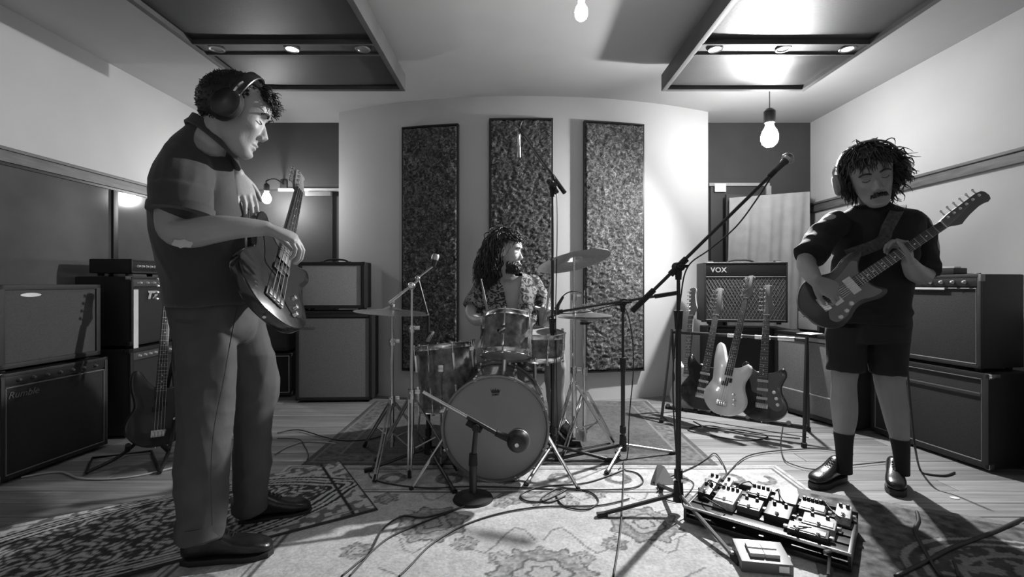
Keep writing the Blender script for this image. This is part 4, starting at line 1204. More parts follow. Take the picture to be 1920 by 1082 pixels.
# short kick stand
kb = G(887, 938, 0); kt = P(893, 800, kb.y)
t = thing('microphone_stand', 'short black round-base stand in front of the bass drum', 'microphone stand', kb)
MB().lathe([(0, 0), (.095, 0), (.098, .006), (.092, .018), (.05, .028), (.022, .04), (0, .04)], Matrix.Translation(kb), 32).build('base', RUB, t)
MB().tube([kb + V((0, 0, .03)), kb + V((0, 0, .20))], .019, 12).build('lower_pole', BLKM, t)
MB().tube([kb + V((0, 0, .19)), kt], .012, 12).build('upper_pole', BLKM, t)
MB().cyl(kb + V((0, 0, .17)), kb + V((0, 0, .225)), .022, .019, 12).build('height_clutch', RUB, t)
kA, kB = P(793, 735, kb.y - .02), P(930, 812, kb.y - .01)
MB().tube([kA, kA.lerp(kB, .62)], .0085, 10).build('boom', CHR, t)
MB().tube([kA.lerp(kB, .60), kB], .010, 10).build('boom_sleeve', BLKM, t)
MB().tube([kt + (kA - kB).normalized() * .05, kt - (kA - kB).normalized() * .03], .019, 12).cyl(kt + V((0, -.03, 0)), kt + V((0, .03, 0)), .019, n=12).build('boom_clutch', RUB, t)
kc_ = P(969, 829, kb.y + .01)
M = zmat(kc_ - V((0, .045, 0)), (.12, 1, .1))
t = thing('microphone', 'large dark round microphone in front of the bass drum', 'microphone', M=M)
MB().lathe([(0, 0), (.022, .001), (.040, .010), (.052, .028), (.056, .050), (.056, .070), (.050, .082), (.036, .088), (0, .089)], M, 32).build('body', mat('dark_mic_body', .04), t)
MB().lathe([(.0562, .050), (.058, .053), (.058, .062), (.0562, .065)], M, 32).build('band', DULL, t)
MB().lathe([(0, -.004), (.010, -.003), (.012, .002), (0, .003)], M, 16).build('rear_cap', CHR, t)
MB().tube([kB, kB.lerp(kc_, .55)], [.015, .018], 12).build('swivel_mount', RUB, t)
# tiny clip microphones
mic('tiny chrome clip microphone on the floor tom rim', P(802, 640, 2.76), P(812, 622, 2.80), 'pencil')
gn = thing('gooseneck_microphone', 'thin bent gooseneck microphone beside the ride stand', 'microphone', P(1046, 590, 2.9))
MB().tube(catmull([P(1046, 585, 2.9), P(1054, 558, 2.9), P(1070, 547, 2.9), P(1090, 549, 2.95), P(1098, 560, 2.98)], 8), .0035, 6).build('gooseneck', BLKM, gn)
MB().tube([P(1042, 580, 2.9), P(1056, 556, 2.9)], [.012, .008], 10).build('capsule', BLKM, gn)

# ------------------------------------------------------------------ pedalboard and its pedals
PB0 = V((.84, 2.36, 0)); PBx = V((.812, -.583, 0)); PBy = V((.583, .812, 0))      # along / away
# board occupies 0..L along PBx and -W..0 along PBy from its back left corner
PL, PW = .60, .36
MPB = mtx(PB0, PBx, PBy, V((0, 0, 1)))
PBx = V((.78, -.626, 0)); PBy = V((.626, .78, 0)); MPB = mtx(V((.96, 2.37, .0135)), PBx, PBy, V((0, 0, 1)))
pb = thing('pedalboard', 'long black pedalboard crowded with effects pedals on the right foreground floor', 'pedalboard', M=MPB)
MB().box((PL / 2, -PW / 2, .010), (PL, PW, .020), MPB, bev=.004).build('base', BLKM, pb)
for k in range(5):
    MB().box((PL / 2, -PW * (.1 + .2 * k), .058), (PL, .055, .010), MPB, bev=.003).build('rail', BLKM, pb)
for xx in (0.006, PL - .006): MB().box((xx, -PW / 2, .04), (.012, PW, .05), MPB, bev=.003).build('end_plate', BLKM, pb)
MB().box((PL / 2, -PW + .004, .062), (PL, .010, .012), MPB, bev=.003).build('front_trim', DULL, pb)
MB().box((PL / 2, -.004, .07), (PL, .010, .03), MPB, bev=.003).build('back_trim', BLKM, pb)
ptz = .0635
def pedal(label, x, y, w_, d, h, case, knobs=3, krow=1, style='box', rot=0.0, base=None, z=ptz, top=None, kmat=None, foot=True):
    if base is None: x *= .86; w_ *= .80; d *= .88; h *= .9
    M = (base or MPB) @ Matrix.Translation((x, y, z)) @ Matrix.Rotation(rot, 4, 'Z')
    t = thing('effects_pedal', label, 'effects pedal', M=M)
    # wedge enclosure
    poly = [(-d / 2, 0), (d / 2, 0), (d / 2, h), (-d / 2, h * .72)]
    Mw = M @ mtx(V((-w_ / 2, 0, 0)), V((0, 1, 0)), V((0, 0, 1)), V((1, 0, 0)))
    MB().prism(poly, 0, w_, Mw, bev=.003).build('case', case, t)
    sl = math.atan2(h * .28, d)
    zt = lambda yy: h * .72 + (yy + d / 2) * (h * .28) / d
    if top:
        Mt = M @ Matrix.Translation((0, -d * .12, zt(-d * .12) + .0005)) @ Matrix.Rotation(sl, 4, 'X')
        MB().box((0, 0, .001), (w_ * .86, d * .5, .003), Mt, bev=.001).build('faceplate', top, t)
    for r in range(krow):
        for k in range(knobs):
            xx = (-.5 + (k + .5) / knobs) * w_ * .92; yy = d * (.34 - .20 * r)
            Mk = M @ Matrix.Translation((xx, yy, zt(yy))) @ Matrix.Rotation(sl, 4, 'X')
            MB().lathe([(0, 0), (.0075, 0), (.0065, .011), (.005, .013), (0, .013)], Mk, 12).build('knob', kmat or BLACK, t)
    if foot:
        nf = max(1, int(round(w_ / .075)))
        for k in range(nf):
            xx = (-.5 + (k + .5) / nf) * w_; yy = -d * .33
            Mk = M @ Matrix.Translation((xx, yy, zt(yy))) @ Matrix.Rotation(sl, 4, 'X')
            MB().lathe([(0, 0), (.009, 0), (.009, .003), (.0055, .004), (.0055, .010), (.004, .012), (0, .012)], Mk, 12).build('footswitch', CHR, t)
    Mk = M @ Matrix.Translation((0, d * .12, zt(d * .12)))
    for s_ in (-1, 1):
        MB().box((s_ * (w_ / 2 + .008), d * .15, h * .4), (.018, .016, .014), M, bev=.003).build('jack_plug', CHR, t)
    return t
lg_ = mat('light_grey_case', .36, .4, .1, nz=(60, .6, 1.2)); mg = mat('mid_grey_case', .12, .4, .3); dk = mat('dark_case', .02, .35); wc = mat('white_case', .55, .4, nz=(50, .6, 1.2))
pedal('tiny silver pedal at the far left corner of the pedalboard', .045, -.07, .060, .10, .045, lg_, 2)
pedal('narrow white pedal in the back row at the left end of the board', .120, -.065, .045, .09, .045, wc, 1)
pedal('dark pedal in the front row at the left end of the board', .055, -.19, .065, .11, .045, dk, 2)
pedal('angular white pedal with a row of pale switches', .165, -.21, .105, .17, .05, wc, 4, 1, top=lg_)
pedal('black pedal with a white top strip in the back row', .285, -.085, .10, .10, .05, dk, 4, 1, top=wc)
pedal('wide silver pedal with a curved pale edge, front row', .275, -.22, .11, .10, .04, mg, 2, 1, top=lg_)
pedal('plain mid-grey pedal beside the black gap', .405, -.075, .11, .10, .05, mg, 0, foot=False)
pedal('squat black pedal in the middle of the front row', .40, -.22, .115, .12, .045, dk, 2)
pedal('black pedal with six knobs and a white strip, back row', .525, -.095, .12, .11, .05, dk, 6, 1, top=wc)
pedal('low white two-button pedal in the front row', .565, -.215, .14, .09, .04, lg_, 2, 1, top=wc)
pedal('compact pale pedal at the back right corner of the board', .645, -.075, .065, .11, .05, lg_, 2)
pedal('small dark pedal at the front right corner of the board', .535, -.31, .17, .06, .035, dk, 0, top=wc)
# loose double pedal in front
lp_ = G(1428, 1046, .03); Ml = mtx(V((lp_.x, lp_.y, 0.007)), V((.985, -.17, 0)), V((.17, .985, 0)), V((0, 0, 1)))
t = pedal('loose pedal with four white tiles on top, in front of the pedalboard', 0, 0, .175, .125, .055, mg, 0, base=Ml, z=0.0, foot=False)
for i in range(4):
    xx, yy = (-.025 + .052 * (i % 2)), (-.02 + .036 * (i // 2)); yy_ = yy
    zt = .055 * .72 + (yy + .0625) * (.055 * .28) / .125
    MB().box((xx, yy, zt + .005), (.050, .032, .014), Ml, bev=.002).build('tile', WHITE, t)
# patch leads looping between the pedals
for xa, ya, xb, yb, lab in ((.03, -.12, .11, -.14, 'leftmost short patch lead on the pedalboard'), (.15, -.10, .20, -.02, 'short patch lead beside the angular white pedal'),
                            (.30, -.03, .36, -.14, 'short patch lead at the back middle of the pedalboard'), (.47, -.04, .55, -.15, 'short patch lead at the back right of the pedalboard'),
                            (.05, -.26, .16, -.31, 'short patch lead at the front left of the pedalboard'), (.40, -.30, .48, -.27, 'short patch lead at the front right of the pedalboard')):
    zz = .10 if ya > -.2 else .075
    pts = [MPB @ V(q_) for q_ in ((xa, ya, zz), (xa + .015, ya - .02, zz + .018), ((xa + xb) / 2, (ya + yb) / 2 - .03, zz + .022), (xb - .01, yb - .02, zz + .016), (xb, yb, zz))]
    mb = MB(); mb.tube(catmull(pts, 6), .0030, 6)
    single(mb, 'patch_cable', CABLE, lab, 'cable', 'patch leads on the pedalboard', angle=180)
# small white box label
MB().box((.055, -.0645, .022), (.034, .003, .022), Ml, bev=.001).build('sticker', PAPER, t)
# chrome carrying frame at the front right of the board
t = thing('carry_frame', 'thin chrome U-shaped frame standing at the front of the pedalboard', 'frame', V((1.05, 1.72, 0)))
MB().tube([G(1556, 1032, .06), G(1553, 1078, .02)], .006, 8).build('bar', DULL, t)
MB().tube([G(1546, 1036, .07), G(1567, 1030, .07)], .007, 8).build('crossbar', DULL, t)

# ------------------------------------------------------------------ cables on the floor
def cable(label, pts, r=.0036, m=None, z=.0115, extra=None, gp=None):
    pp = [G(u, v, z) if not isinstance(u, tuple) else V(u) for u, v in pts]
    mb = MB(); mb.tube(catmull(pp, 7), r, 6)
    return single(mb, 'cable', m or CABLE, label, 'cable', gp, angle=180)
cable('pale cable snaking in front of the left amplifiers', [(40, 895), (110, 885), (150, 897), (210, 898), (270, 890), (330, 876)], .005, CABLEW, z=.006)
cable('long black cable from the floor tom curving to the bottom left', [(700, 872), (692, 890), (720, 905), (800, 915), (880, 912), (990, 915), (1060, 918), (1170, 917), (1205, 905), (1196, 888), (1172, 882)])
cable('black cable sweeping down from the round base to the lower left', [(880, 945), (830, 965), (780, 985), (730, 1008), (690, 1040), (640, 1081)])
cable('second black cable running beside the first to the lower left', [(875, 948), (800, 970), (755, 968), (720, 990), (700, 1025), (690, 1042), (655, 1081)])
cable('black cable curving across the pale rug towards the bottom centre-left', [(1180, 935), (1120, 948), (1020, 950), (940, 962), (870, 985), (810, 1020), (770, 1060), (748, 1081)])
cable('black cable coiled in two loops right of the bass drum', [(1172, 880), (1100, 905), (1020, 912), (980, 925), (982, 937), (1010, 941), (1040, 930), (1062, 918), (1050, 922), (1044, 932), (1060, 950), (1100, 955), (1122, 940), (1105, 922), (1060, 915), (1040, 918), (1015, 935), (1030, 942), (1060, 930)])
cable('black cable hanging straight down the front of the level boom stand', [(1169, 866), (1169, 900), (1166, 960), (1160, 1020), (1150, 1081)])
cable('black cable arching from the stand foot to the pedalboard', [(1225, 905), (1290, 880), (1322, 862), (1340, 850), (1355, 868), (1362, 890), (1345, 912)])
cable('long cable crossing the wooden floor behind the pedalboard', [(1330, 925), (1362, 890), (1400, 856), (1460, 845), (1540, 842), (1600, 852)])
cable('thin cable looping on the floor beside the guitarist', [(1468, 800), (1464, 830), (1470, 860), (1490, 872), (1530, 880), (1600, 872), (1660, 866)], .003)
cable('cable with a loop at the left end of the pedalboard', [(1235, 925), (1245, 935), (1270, 940), (1290, 925), (1300, 905), (1270, 895), (1245, 905), (1232, 922)], .003, CABLE)
cable('thick black tube running off the lower right edge', [(1680, 1081), (1740, 1052), (1780, 1030), (1850, 1003), (1919, 973)], .0085, z=.016)  # plain black tube along a thick dark diagonal on the floor
cable('black cable between the bass player and the drum rug', [(520, 812), (560, 806), (610, 820), (650, 826), (700, 822), (740, 806)], .004)
cable('thin cable lying left of the drum rug near the small stand', [(520, 822), (560, 824), (572, 838), (578, 852), (576, 862)], .003)
cable('pale cable curving on the wooden floor left of the drum rug', [(515, 852), (540, 838), (575, 828), (630, 832)], .004, CABLEW, z=.005)
cable('tangled black cable on the floor under the guitar rack', [(1300, 790), (1330, 802), (1390, 806), (1440, 818), (1400, 826), (1340, 818), (1290, 806), (1330, 798), (1400, 812), (1500, 822)], .004, z=.005)
# cable clipped along the vocal boom, sagging below it, then down the pole
mb = MB(); mb.tube(catmull([bB, P(1420, 372, vb.y - .03), P(1380, 425, vb.y - .05), P(1330, 468, vb.y - .05), P(1290, 500, vb.y - .03), P(1276, 560, vb.y - .03), P(1262, 700, vb.y - .03), P(1268, 850, vb.y - .03), P(1280, 945, vb.y - .05), G(1300, 962, .012)], 8), .0034, 6)
single(mb, 'cable', CABLE, 'black cable hanging from the vocal microphone down the foreground stand', 'cable', angle=180)
mb = MB(); mb.tube(catmull([P(1046, 588, sb.y), P(1100, 585, sb.y - .03), P(1160, 572, sb.y - .03), P(1180, 600, sb.y - .03), P(1188, 680, sb.y - .03), P(1180, 780, sb.y - .03), G(1176, 858, .012), G(1160, 880, .012)], 8), .0034, 6)
single(mb, 'cable', CABLE, 'black cable drooping from the level boom to the floor', 'cable', angle=180)
mb = MB(); mb.tube(catmull([om + V((0, 0, .085)), om + V((.02, .0, .14)), oB, oB.lerp(oA, .5) - V((0, .0, .02)), ot + V((.016, -.01, -.02)), P(1042, 600, ob.y - .02), P(1046, 800, ob.y - .02), G(1052, 868, .012), G(1120, 880, .012)], 8), .003, 6)
single(mb, 'cable', CABLE, 'black cable running down the tall overhead microphone stand', 'cable', angle=180)

cable('thick black lead hooked upright at its end, crossing the lower right rug', [(1719, 960), (1722, 976), (1716, 996), (1735, 1035), (1750, 1060), (1765, 1081)], .0075, z=.018)
cable('thick short black lead at the very bottom right of the rug', [(1788, 1052), (1793, 1066), (1797, 1081)], .005, z=.016)
mb = MB(); mb.tube(catmull([P(1702, 700, 2.62), P(1708, 770, 2.60), P(1716, 840, 2.56), G(1725, 880, .006), G(1735, 888, .006), G(1770, 892, .006), G(1790, 886, .006)], 8), .0055, 6)
single(mb, 'cable', CABLE, 'black guitar lead dropping behind the legs of the guitarist', 'cable', angle=180)
c = G(1790, 934, .002); mb = MB(); mb.prism([(.020 * math.cos(a), .011 * math.sin(a)) for a in [2 * PI * k / 16 for k in range(16)]], 0, .003, Matrix.Translation((c.x, c.y, .0015)) @ Matrix.Rotation(-.2, 4, 'Z'))
single(mb, 'paper_scrap', PAPER, 'tiny white scrap lying on the bare floor right of the guitarist', 'paper')
c = G(1243, 905, .008); mb = MB()
mb.add([V((-.05, -.03, 0)), V((.06, -.02, 0)), V((.05, .06, 0)), V((-.02, .03, .085)), V((.02, .04, .07)), V((-.045, .05, 0))], [(0, 1, 4, 3), (1, 2, 4), (2, 5, 3, 4), (5, 0, 3), (0, 5, 2, 1)], Matrix.Translation((c.x, c.y, .008)))
single(mb, 'folded_cloth', mat('grey_cloth', .25, .9), 'small crumpled grey cloth on the rug left of the foreground microphone stand', 'cloth', angle=20)

# ------------------------------------------------------------------ people
def ring(c, a, b, n=30, e=1.0):
    out = []
    for k in range(n):
        q_ = 2 * PI * k / n; x, y = math.cos(q_), math.sin(q_)
        out.append(c + a * math.copysign(abs(x) ** e, x) + b * math.copysign(abs(y) ** e, y))
    return out
def sec(v, uL, uR, D, ry, e=.9):        # horizontal elliptical section across the line of sight
    um = (uL + uR) / 2; c = P(um, v, D)
    ray = V(((um - CX) / F, 1, 0)).normalized(); lat = V((ray.y, -ray.x, 0))
    hw = (uR - uL) / 2 / F * D / math.sqrt(1 + ((um - CX) / F) ** 2)
    return c, lat * hw, ray * ry, e
def loftsec(mb, secs, sub=3, n=30):
    """smooth loft through (centre, a, b, e) sections"""
    cs = catmull([s[0] for s in secs], sub); aa = catmull([s[1] for s in secs], sub); bb = catmull([s[2] for s in secs], sub)
    mb.loft([ring(c, a, b, n, secs[0][3]) for c, a, b in zip(cs, aa, bb)])
def limb(mb, pts, rs, sub=5, n=14):
    p = catmull(pts, sub); r = [q_.x for q_ in catmull([V((x, 0, 0)) for x in rs], sub)]
    mb.tube(p, r, n); mb.ball(p[0], r[0] * .98, n=n); mb.ball(p[-1], r[-1] * .98, n=n)
def organic(name, mb, m, parent, voxel=.006, smooth=4, sculpt=None, label=None, cut=None, fac=.5):
    me = mb.mesh('tmp'); tmp = bpy.data.objects.new('tmp_body', me); COL.objects.link(tmp)
    bm = bmesh.new(); bm.from_mesh(me); bmesh.ops.recalc_face_normals(bm, faces=bm.faces[:]); bm.to_mesh(me); bm.free()
    r = tmp.modifiers.new('r', 'REMESH'); r.mode = 'VOXEL'; r.voxel_size = voxel
    if smooth:
        s = tmp.modifiers.new('s', 'SMOOTH'); s.factor = fac; s.iterations = smooth
    dg = bpy.context.evaluated_depsgraph_get()
    out = bpy.data.meshes.new_from_object(tmp.evaluated_get(dg)); bpy.data.objects.remove(tmp)
    n = len(out.vertices); co = np.empty(n * 3); out.vertices.foreach_get('co', co); co = co.reshape(-1, 3)
    if sculpt is not None:
        no = np.empty(n * 3); out.vertex_normals.foreach_get('vector', no); no = no.reshape(-1, 3)
        co = sculpt(co, no)
    inv = np.array(WM[parent.name].inverted())
    co2 = co @ inv[:3, :3].T + inv[:3, 3]
    out.vertices.foreach_set('co', co2.ravel()); out.update()
    if cut is not None:
        kill = cut(co)
        bm = bmesh.new(); bm.from_mesh(out); bm.verts.ensure_lookup_table()
        bmesh.ops.delete(bm, geom=[v_ for v_ in bm.verts if kill[v_.index]], context='VERTS')
        bm.to_mesh(out); bm.free()
    out.name = name; out.materials.clear(); out.materials.append(m); out.shade_smooth()
    o = bpy.data.objects.new(name, out); COL.objects.link(o); o.parent = parent
    WM[o.name] = WM[parent.name].copy()
    if label: o['label'] = label
    return o
def folds(amp, sc=(9, 9, 9), seed=0.0, sharp=1.0, rot=None, zmask=None):
    """cloth creases: ridged noise pushed along the surface normal"""
    def fn(co, no):
        out = co.copy()
        for i in range(len(co)):
            p = co[i]
            q_ = V((p[0] * sc[0] + seed, p[1] * sc[1], p[2] * sc[2]))
            if rot is not None: q_ = rot @ V((p[0], p[1], p[2])); q_ = V((q_.x * sc[0] + seed, q_.y * sc[1], q_.z * sc[2]))
            a = noise.noise(q_); b = noise.noise(q_ * 2.1 + V((5, 3, 1)))
            r = (1 - abs(a) * 2.2) * .8 + (1 - abs(b) * 2) * .3 - .5
            out[i] += no[i] * amp * r
        return out
    return fn
def chain(*fs):
    def fn(co, no):
        for f in fs: co = f(co, no)
        return co
    return fn
def gauss(M, dents, s=1.0):
    """move the surface near local points: (centre, radii, push) in the frame M"""
    inv = np.array(M.inverted()); R = np.array(M.to_3x3())
    def fn(co, no):
        lc = co @ inv[:3, :3].T + inv[:3, 3]
        d = np.zeros_like(co)
        for c, r, p in dents:
            r = np.array(r if hasattr(r, '__len__') else (r, r, r))
            w_ = np.exp(-(((lc - np.array(c)) / r) ** 2).sum(1))
            d += w_[:, None] * np.array(p)[None, :]
        return co + d @ R.T
    return fn
def head(mb, M):
    """+x face, +y the person's left, +z up; about .235 tall"""
    S = [(-.120, .070, .035, .020), (-.112, .082, .015, .033), (-.095, .087, -.010, .044), (-.075, .085, -.040, .053), (-.050, .086, -.062, .060), (-.025, .087, -.078, .066),
         (.0, .086, -.088, .071), (.022, .087, -.095, .074), (.042, .090, -.100, .076), (.065, .084, -.100, .076), (.088, .068, -.090, .067), (.105, .045, -.070, .050), (.116, .015, -.04, .026)]
    secs = [(V(((f + b) / 2, 0, z)), V(((f - b) / 2, 0, 0)), V((0, hw, 0)), .86) for z, f, b, hw in S]
    secs = [(M @ c, M.to_3x3() @ a, M.to_3x3() @ b, e) for c, a, b, e in secs]
    loftsec(mb, secs, 3, 36)
    # nose
    N_ = [(.020, .078, .0075), (.0, .092, .0085), (-.018, .103, .011), (-.031, .111, .0145), (-.040, .104, .0155), (-.046, .088, .012)]
    rings = [ring(M @ V((x - .014, 0, z)), M.to_3x3() @ V((.014, 0, 0)), M.to_3x3() @ V((0, w_, 0)), 12) for z, x, w_ in N_]
    mb.loft(rings)
    for s_ in (-1, 1):
        mb.ball(M @ V((.093, s_ * .0125, -.038)), .0085 * M.to_scale().x, n=10)
        # ear
        sc_ = M.to_scale().x
        Rm = M.to_3x3().normalized()
        mb.ball(M @ V((-.008, s_ * .076, -.004)), (.018 * sc_, .008 * sc_, .031 * sc_), n=12, rot=Rm @ Matrix.Rotation(-.2, 3, 'Y'))
    # lips
    mb.ball(M @ V((.083, 0, -.066)), tuple(q_ * M.to_scale().x for q_ in (.011, .022, .0055)), n=12, rot=M.to_3x3().normalized())
    mb.ball(M @ V((.081, 0, -.077)), tuple(q_ * M.to_scale().x for q_ in (.011, .019, .006)), n=12, rot=M.to_3x3().normalized())
    k = M.to_scale().x
    D_ = []
    for s_ in (-1, 1):
        D_ += [((.088, s_ * .031, .010), (.02, .016, .012), (-.015, 0, 0)), ((.078, s_ * .031, .005), (.02, .012, .008), (.0075, 0, 0)),
               ((.082, s_ * .033, .029), (.02, .02, .008), (.005, 0, 0)), ((.07, s_ * .045, -.024), (.02, .018, .014), (.004, s_ * .003, 0)),
               ((.07, s_ * .048, -.062), (.02, .016, .02), (-.003, -s_ * .004, 0))]
    D_ += [((.09, 0, -.0715), (.02, .020, .0022), (-.0045, 0, 0)), ((.09, 0, -.087), (.02, .02, .006), (-.005, 0, 0)), ((.083, 0, -.103), (.02, .016, .010), (.005, 0, 0)),
           ((.09, 0, .020), (.02, .009, .010), (-.004, 0, 0))]
    return gauss(M, D_)
SKINB = dict(rough=.55)
SKIN1 = mat('skin_light', .36, .5, nz=(12, .93, 1.07), bump=(220, .08))
SKIN2 = mat('skin_mid', .27, .5, nz=(12, .93, 1.07), bump=(220, .08))
HAIRM = mat('dark_hair', .018, .42, nz=(30, .6, 1.6))
HAIRB = mat('brown_hair', .03, .42, nz=(30, .6, 1.6))
def facebits(M, p, brow=HAIRM, st=None):
    for s_ in (-1, 1):
        MB().tube(catmull([M @ V(q_) for q_ in ((.088, s_ * .014, .026), (.091, s_ * .028, .032), (.086, s_ * .042, .031), (.076, s_ * .052, .024))], 4), [.0035 * M.to_scale().x] * 13, 6).build('eyebrow', brow, p)
        MB().tube(catmull([M @ V(q_) for q_ in ((.0795, s_ * .018, .003), (.0825, s_ * .027, -.001), (.0825, s_ * .036, -.001), (.077, s_ * .045, .003))], 4), .0014 * M.to_scale().x, 5).build('eyelash', brow, p)
def hand(mb, wrist, X, N_, side, curl=(.5, .6, .4), s=1.0, thumb=(.65, .75, -.3), spread=.06, curls=None):
    """X wrist->knuckles, N_ = back of the hand, side = +1 thumb towards N x X"""
    X = V(X).normalized(); Z = V(N_); Z = (Z - X * Z.dot(X)).normalized(); Y = Z.cross(X) * side
    W = V(wrist)
    pt = lambda x, y, z: W + (X * x + Y * y + Z * z) * s
    rr = []
    for x, hw, ht, zz in ((-.012, .024, .019, 0), (.015, .029, .018, 0), (.045, .038, .016, 0), (.072, .042, .014, 0), (.090, .040, .011, -.001), (.097, .034, .007, -.002)):
        rr.append(ring(pt(x, 0, zz), Y * hw * s, Z * ht * s, 16, .85))
    mb.loft(rr)
    Ls = ((.043, .026, .021), (.048, .030, .022), (.044, .028, .021), (.034, .021, .019))
    for i in range(4):
        y = .030 - .0203 * i; x0 = .088 - (.003, 0, .004, .012)[i]
        c = curls[i] if curls else curl
        a = 0.0; sp = (1.5 - i) * spread
        p = pt(x0 - .02, y, 0); q0 = pt(x0, y, -.001); pts = [p, q0]
        cur = V((x0, y, -.001)); r = (.0088, .0092, .0088, .0078)[i]
        rs = [r * 1.05, r]
        for j in range(3):
            a += c[j]
            d = V((math.cos(a) * math.cos(sp), math.cos(a) * math.sin(sp), -math.sin(a)))
            cur = cur + d * Ls[i][j]; pts.append(pt(*cur)); rs.append(r * (.94, .88, .74)[j])
        for k in range(len(pts) - 1):
            mb.tube([pts[k], pts[k + 1]], [rs[k] * s, rs[k + 1] * s], 10)
        for k in range(len(pts)): mb.ball(pts[k], rs[k] * s, n=10)
    t = V(thumb).normalized(); cur = V((.012, .022, -.004)); pts = [pt(*cur)]; rs = [.014]
    for j, (l, r) in enumerate(((.040, .0125), (.033, .0105), (.027, .0082))):
        cur = cur + t * l; t = (t + V((.18, -.16, -.10))).normalized(); pts.append(pt(*cur)); rs.append(r)
    for k in range(len(pts) - 1): mb.tube([pts[k], pts[k + 1]], [rs[k] * s, rs[k + 1] * s], 10)
    for k in range(len(pts)): mb.ball(pts[k], rs[k] * s, n=10)
def hairlocks(mb, M, allow, count, length, fluff, curl, r0=.006, seed=1, cen=(-.008, 0, .028), rad=(.100, .082, .093), fall=1.0, wind=(0, 0, 0), lenf=None, seg=9, cr=.5):
    rn = random.Random(seed); made = 0; tries = 0; k_ = M.to_scale().x
    down = (M.to_3x3().inverted() @ V((0, 0, -1))).normalized()
    while made < count and tries < count * 40:
        tries += 1
        d = V((rn.gauss(0, 1), rn.gauss(0, 1), rn.gauss(0, 1))).normalized()
        if not allow(d): continue
        made += 1
        p = V(cen) + V((d.x * rad[0], d.y * rad[1], d.z * rad[2])) * .97
        L = length * rn.uniform(.65, 1.1) * (lenf(d) if lenf else 1)
        pts = []; ph = rn.random() * 6.28; fr = rn.uniform(.8, 1.3) * curl[1]; am = curl[0] * rn.uniform(.6, 1.3)
        fl = fluff * rn.uniform(.5, 1.2)
        vel = (d + V((rn.gauss(0, .25), rn.gauss(0, .25), rn.gauss(0, .25)))).normalized()
        for j in range(seg):
            t = j / (seg - 1)
            q_ = p + V((math.cos(ph + t * fr * 6.28), math.sin(ph + t * fr * 6.28), math.cos(ph * 2 + t * fr * 5))) * am * min(1, t * 2.5)
            pts.append(M @ q_)
            vel = (vel * (1 - .42 * fall) + (down * .42 * fall) + V(wind) * .1).normalized()
            step = L / (seg - 1); p = p + vel * step
            e = V(((p.x - cen[0]) / (rad[0] + fl), (p.y - cen[1]) / (rad[1] + fl), (p.z - cen[2]) / (rad[2] + fl)))
            if p.z > cen[2] - rad[2] * 1.0 and e.length < 1:
                e.normalize(); p = V(cen) + V((e.x * (rad[0] + fl), e.y * (rad[1] + fl), e.z * (rad[2] + fl)))
        rs = [r0 * k_ * (1 - .75 * (j / (seg - 1)) ** 1.6) * rn.uniform(.8, 1.15) for j in range(seg)]
        mb.tube(pts, rs, 5)
def cap(mb, M, allow, off=.012, cen=(-.008, 0, .028), rad=(.100, .082, .093), n=40):
    """scalp shell under the locks, only where allow() says so"""
    c = V(cen); vs = []; idx = {}; fs = []
    for i in range(n + 1):
        for k in range(2 * n):
            th = PI * i / n; ph = PI * k / n
            d = V((math.sin(th) * math.cos(ph), math.sin(th) * math.sin(ph), math.cos(th)))
            ok = allow(d); o_ = off if ok else -.012
            vs.append(M @ (c + V((d.x * (rad[0] + o_), d.y * (rad[1] + o_), d.z * (rad[2] + o_)))))
    for i in range(n):
        for k in range(2 * n):
            fs.append((i * 2 * n + k, (i + 1) * 2 * n + k, (i + 1) * 2 * n + (k + 1) % (2 * n), i * 2 * n + (k + 1) % (2 * n)))
    mb.add(vs, fs)
def headphones(M, label, w_=.086, top=.140, light=BLKM, padm=RUB, x=-.004, tilt=0.0):
    Mh = M @ Matrix.Rotation(tilt, 4, 'Y')
    t = thing('headphones', label, 'headphones', M=Matrix.Translation(M.translation))
    pts = [Mh @ V((x, (w_ + .012) * math.cos(a), .028 + (top - .028) * math.sin(a) ** .8)) for a in [PI * k / 18 for k in range(19)]]
    k_ = M.to_scale().x
    Rm = Mh.to_3x3()
    rings = []
    for i, p in enumerate(pts):
        a = PI * i / 18
        nrm = Rm @ V((0, math.cos(a), math.sin(a))); xx = Rm @ V((1, 0, 0))
        rings.append(ring(p, xx * .016, nrm * .004, 10, .6))
    MB().loft(rings).build('headband', light, t)
    for s_ in (-1, 1):
        Mc_ = Mh @ mtx(V((x, s_ * (w_ - .006), -.004)), V((1, 0, 0)), V((0, 0, 1)) * -s_, V((0, s_, 0)))
        sl = Matrix.Diagonal((.92, 1.18, 1, 1))
        MB().lathe([(.018, 0), (.040, 0), (.044, .006), (.044, .014), (.038, .020), (.018, .018), (.018, 0)], Mc_ @ sl, 28).build('ear_cushion', padm, t)
        MB().lathe([(0, .018), (.036, .019), (.039, .024), (.037, .034), (.028, .040), (0, .042)], Mc_ @ sl, 28).build('ear_cup', light, t)
        mb = MB().tube(catmull([Mc_ @ V((0, -s_ * 0 + (-.046 if s_ > 0 else .046) * 0, .03))] + [Mh @ V((x, s_ * (w_ + .026), q_)) for q_ in (.0, .03, .055)] + [Mh @ V((x, s_ * (w_ + .012), .075))], 3), .0045 * k_, 6)
        mb.build('yoke', CHR, t)
    return t
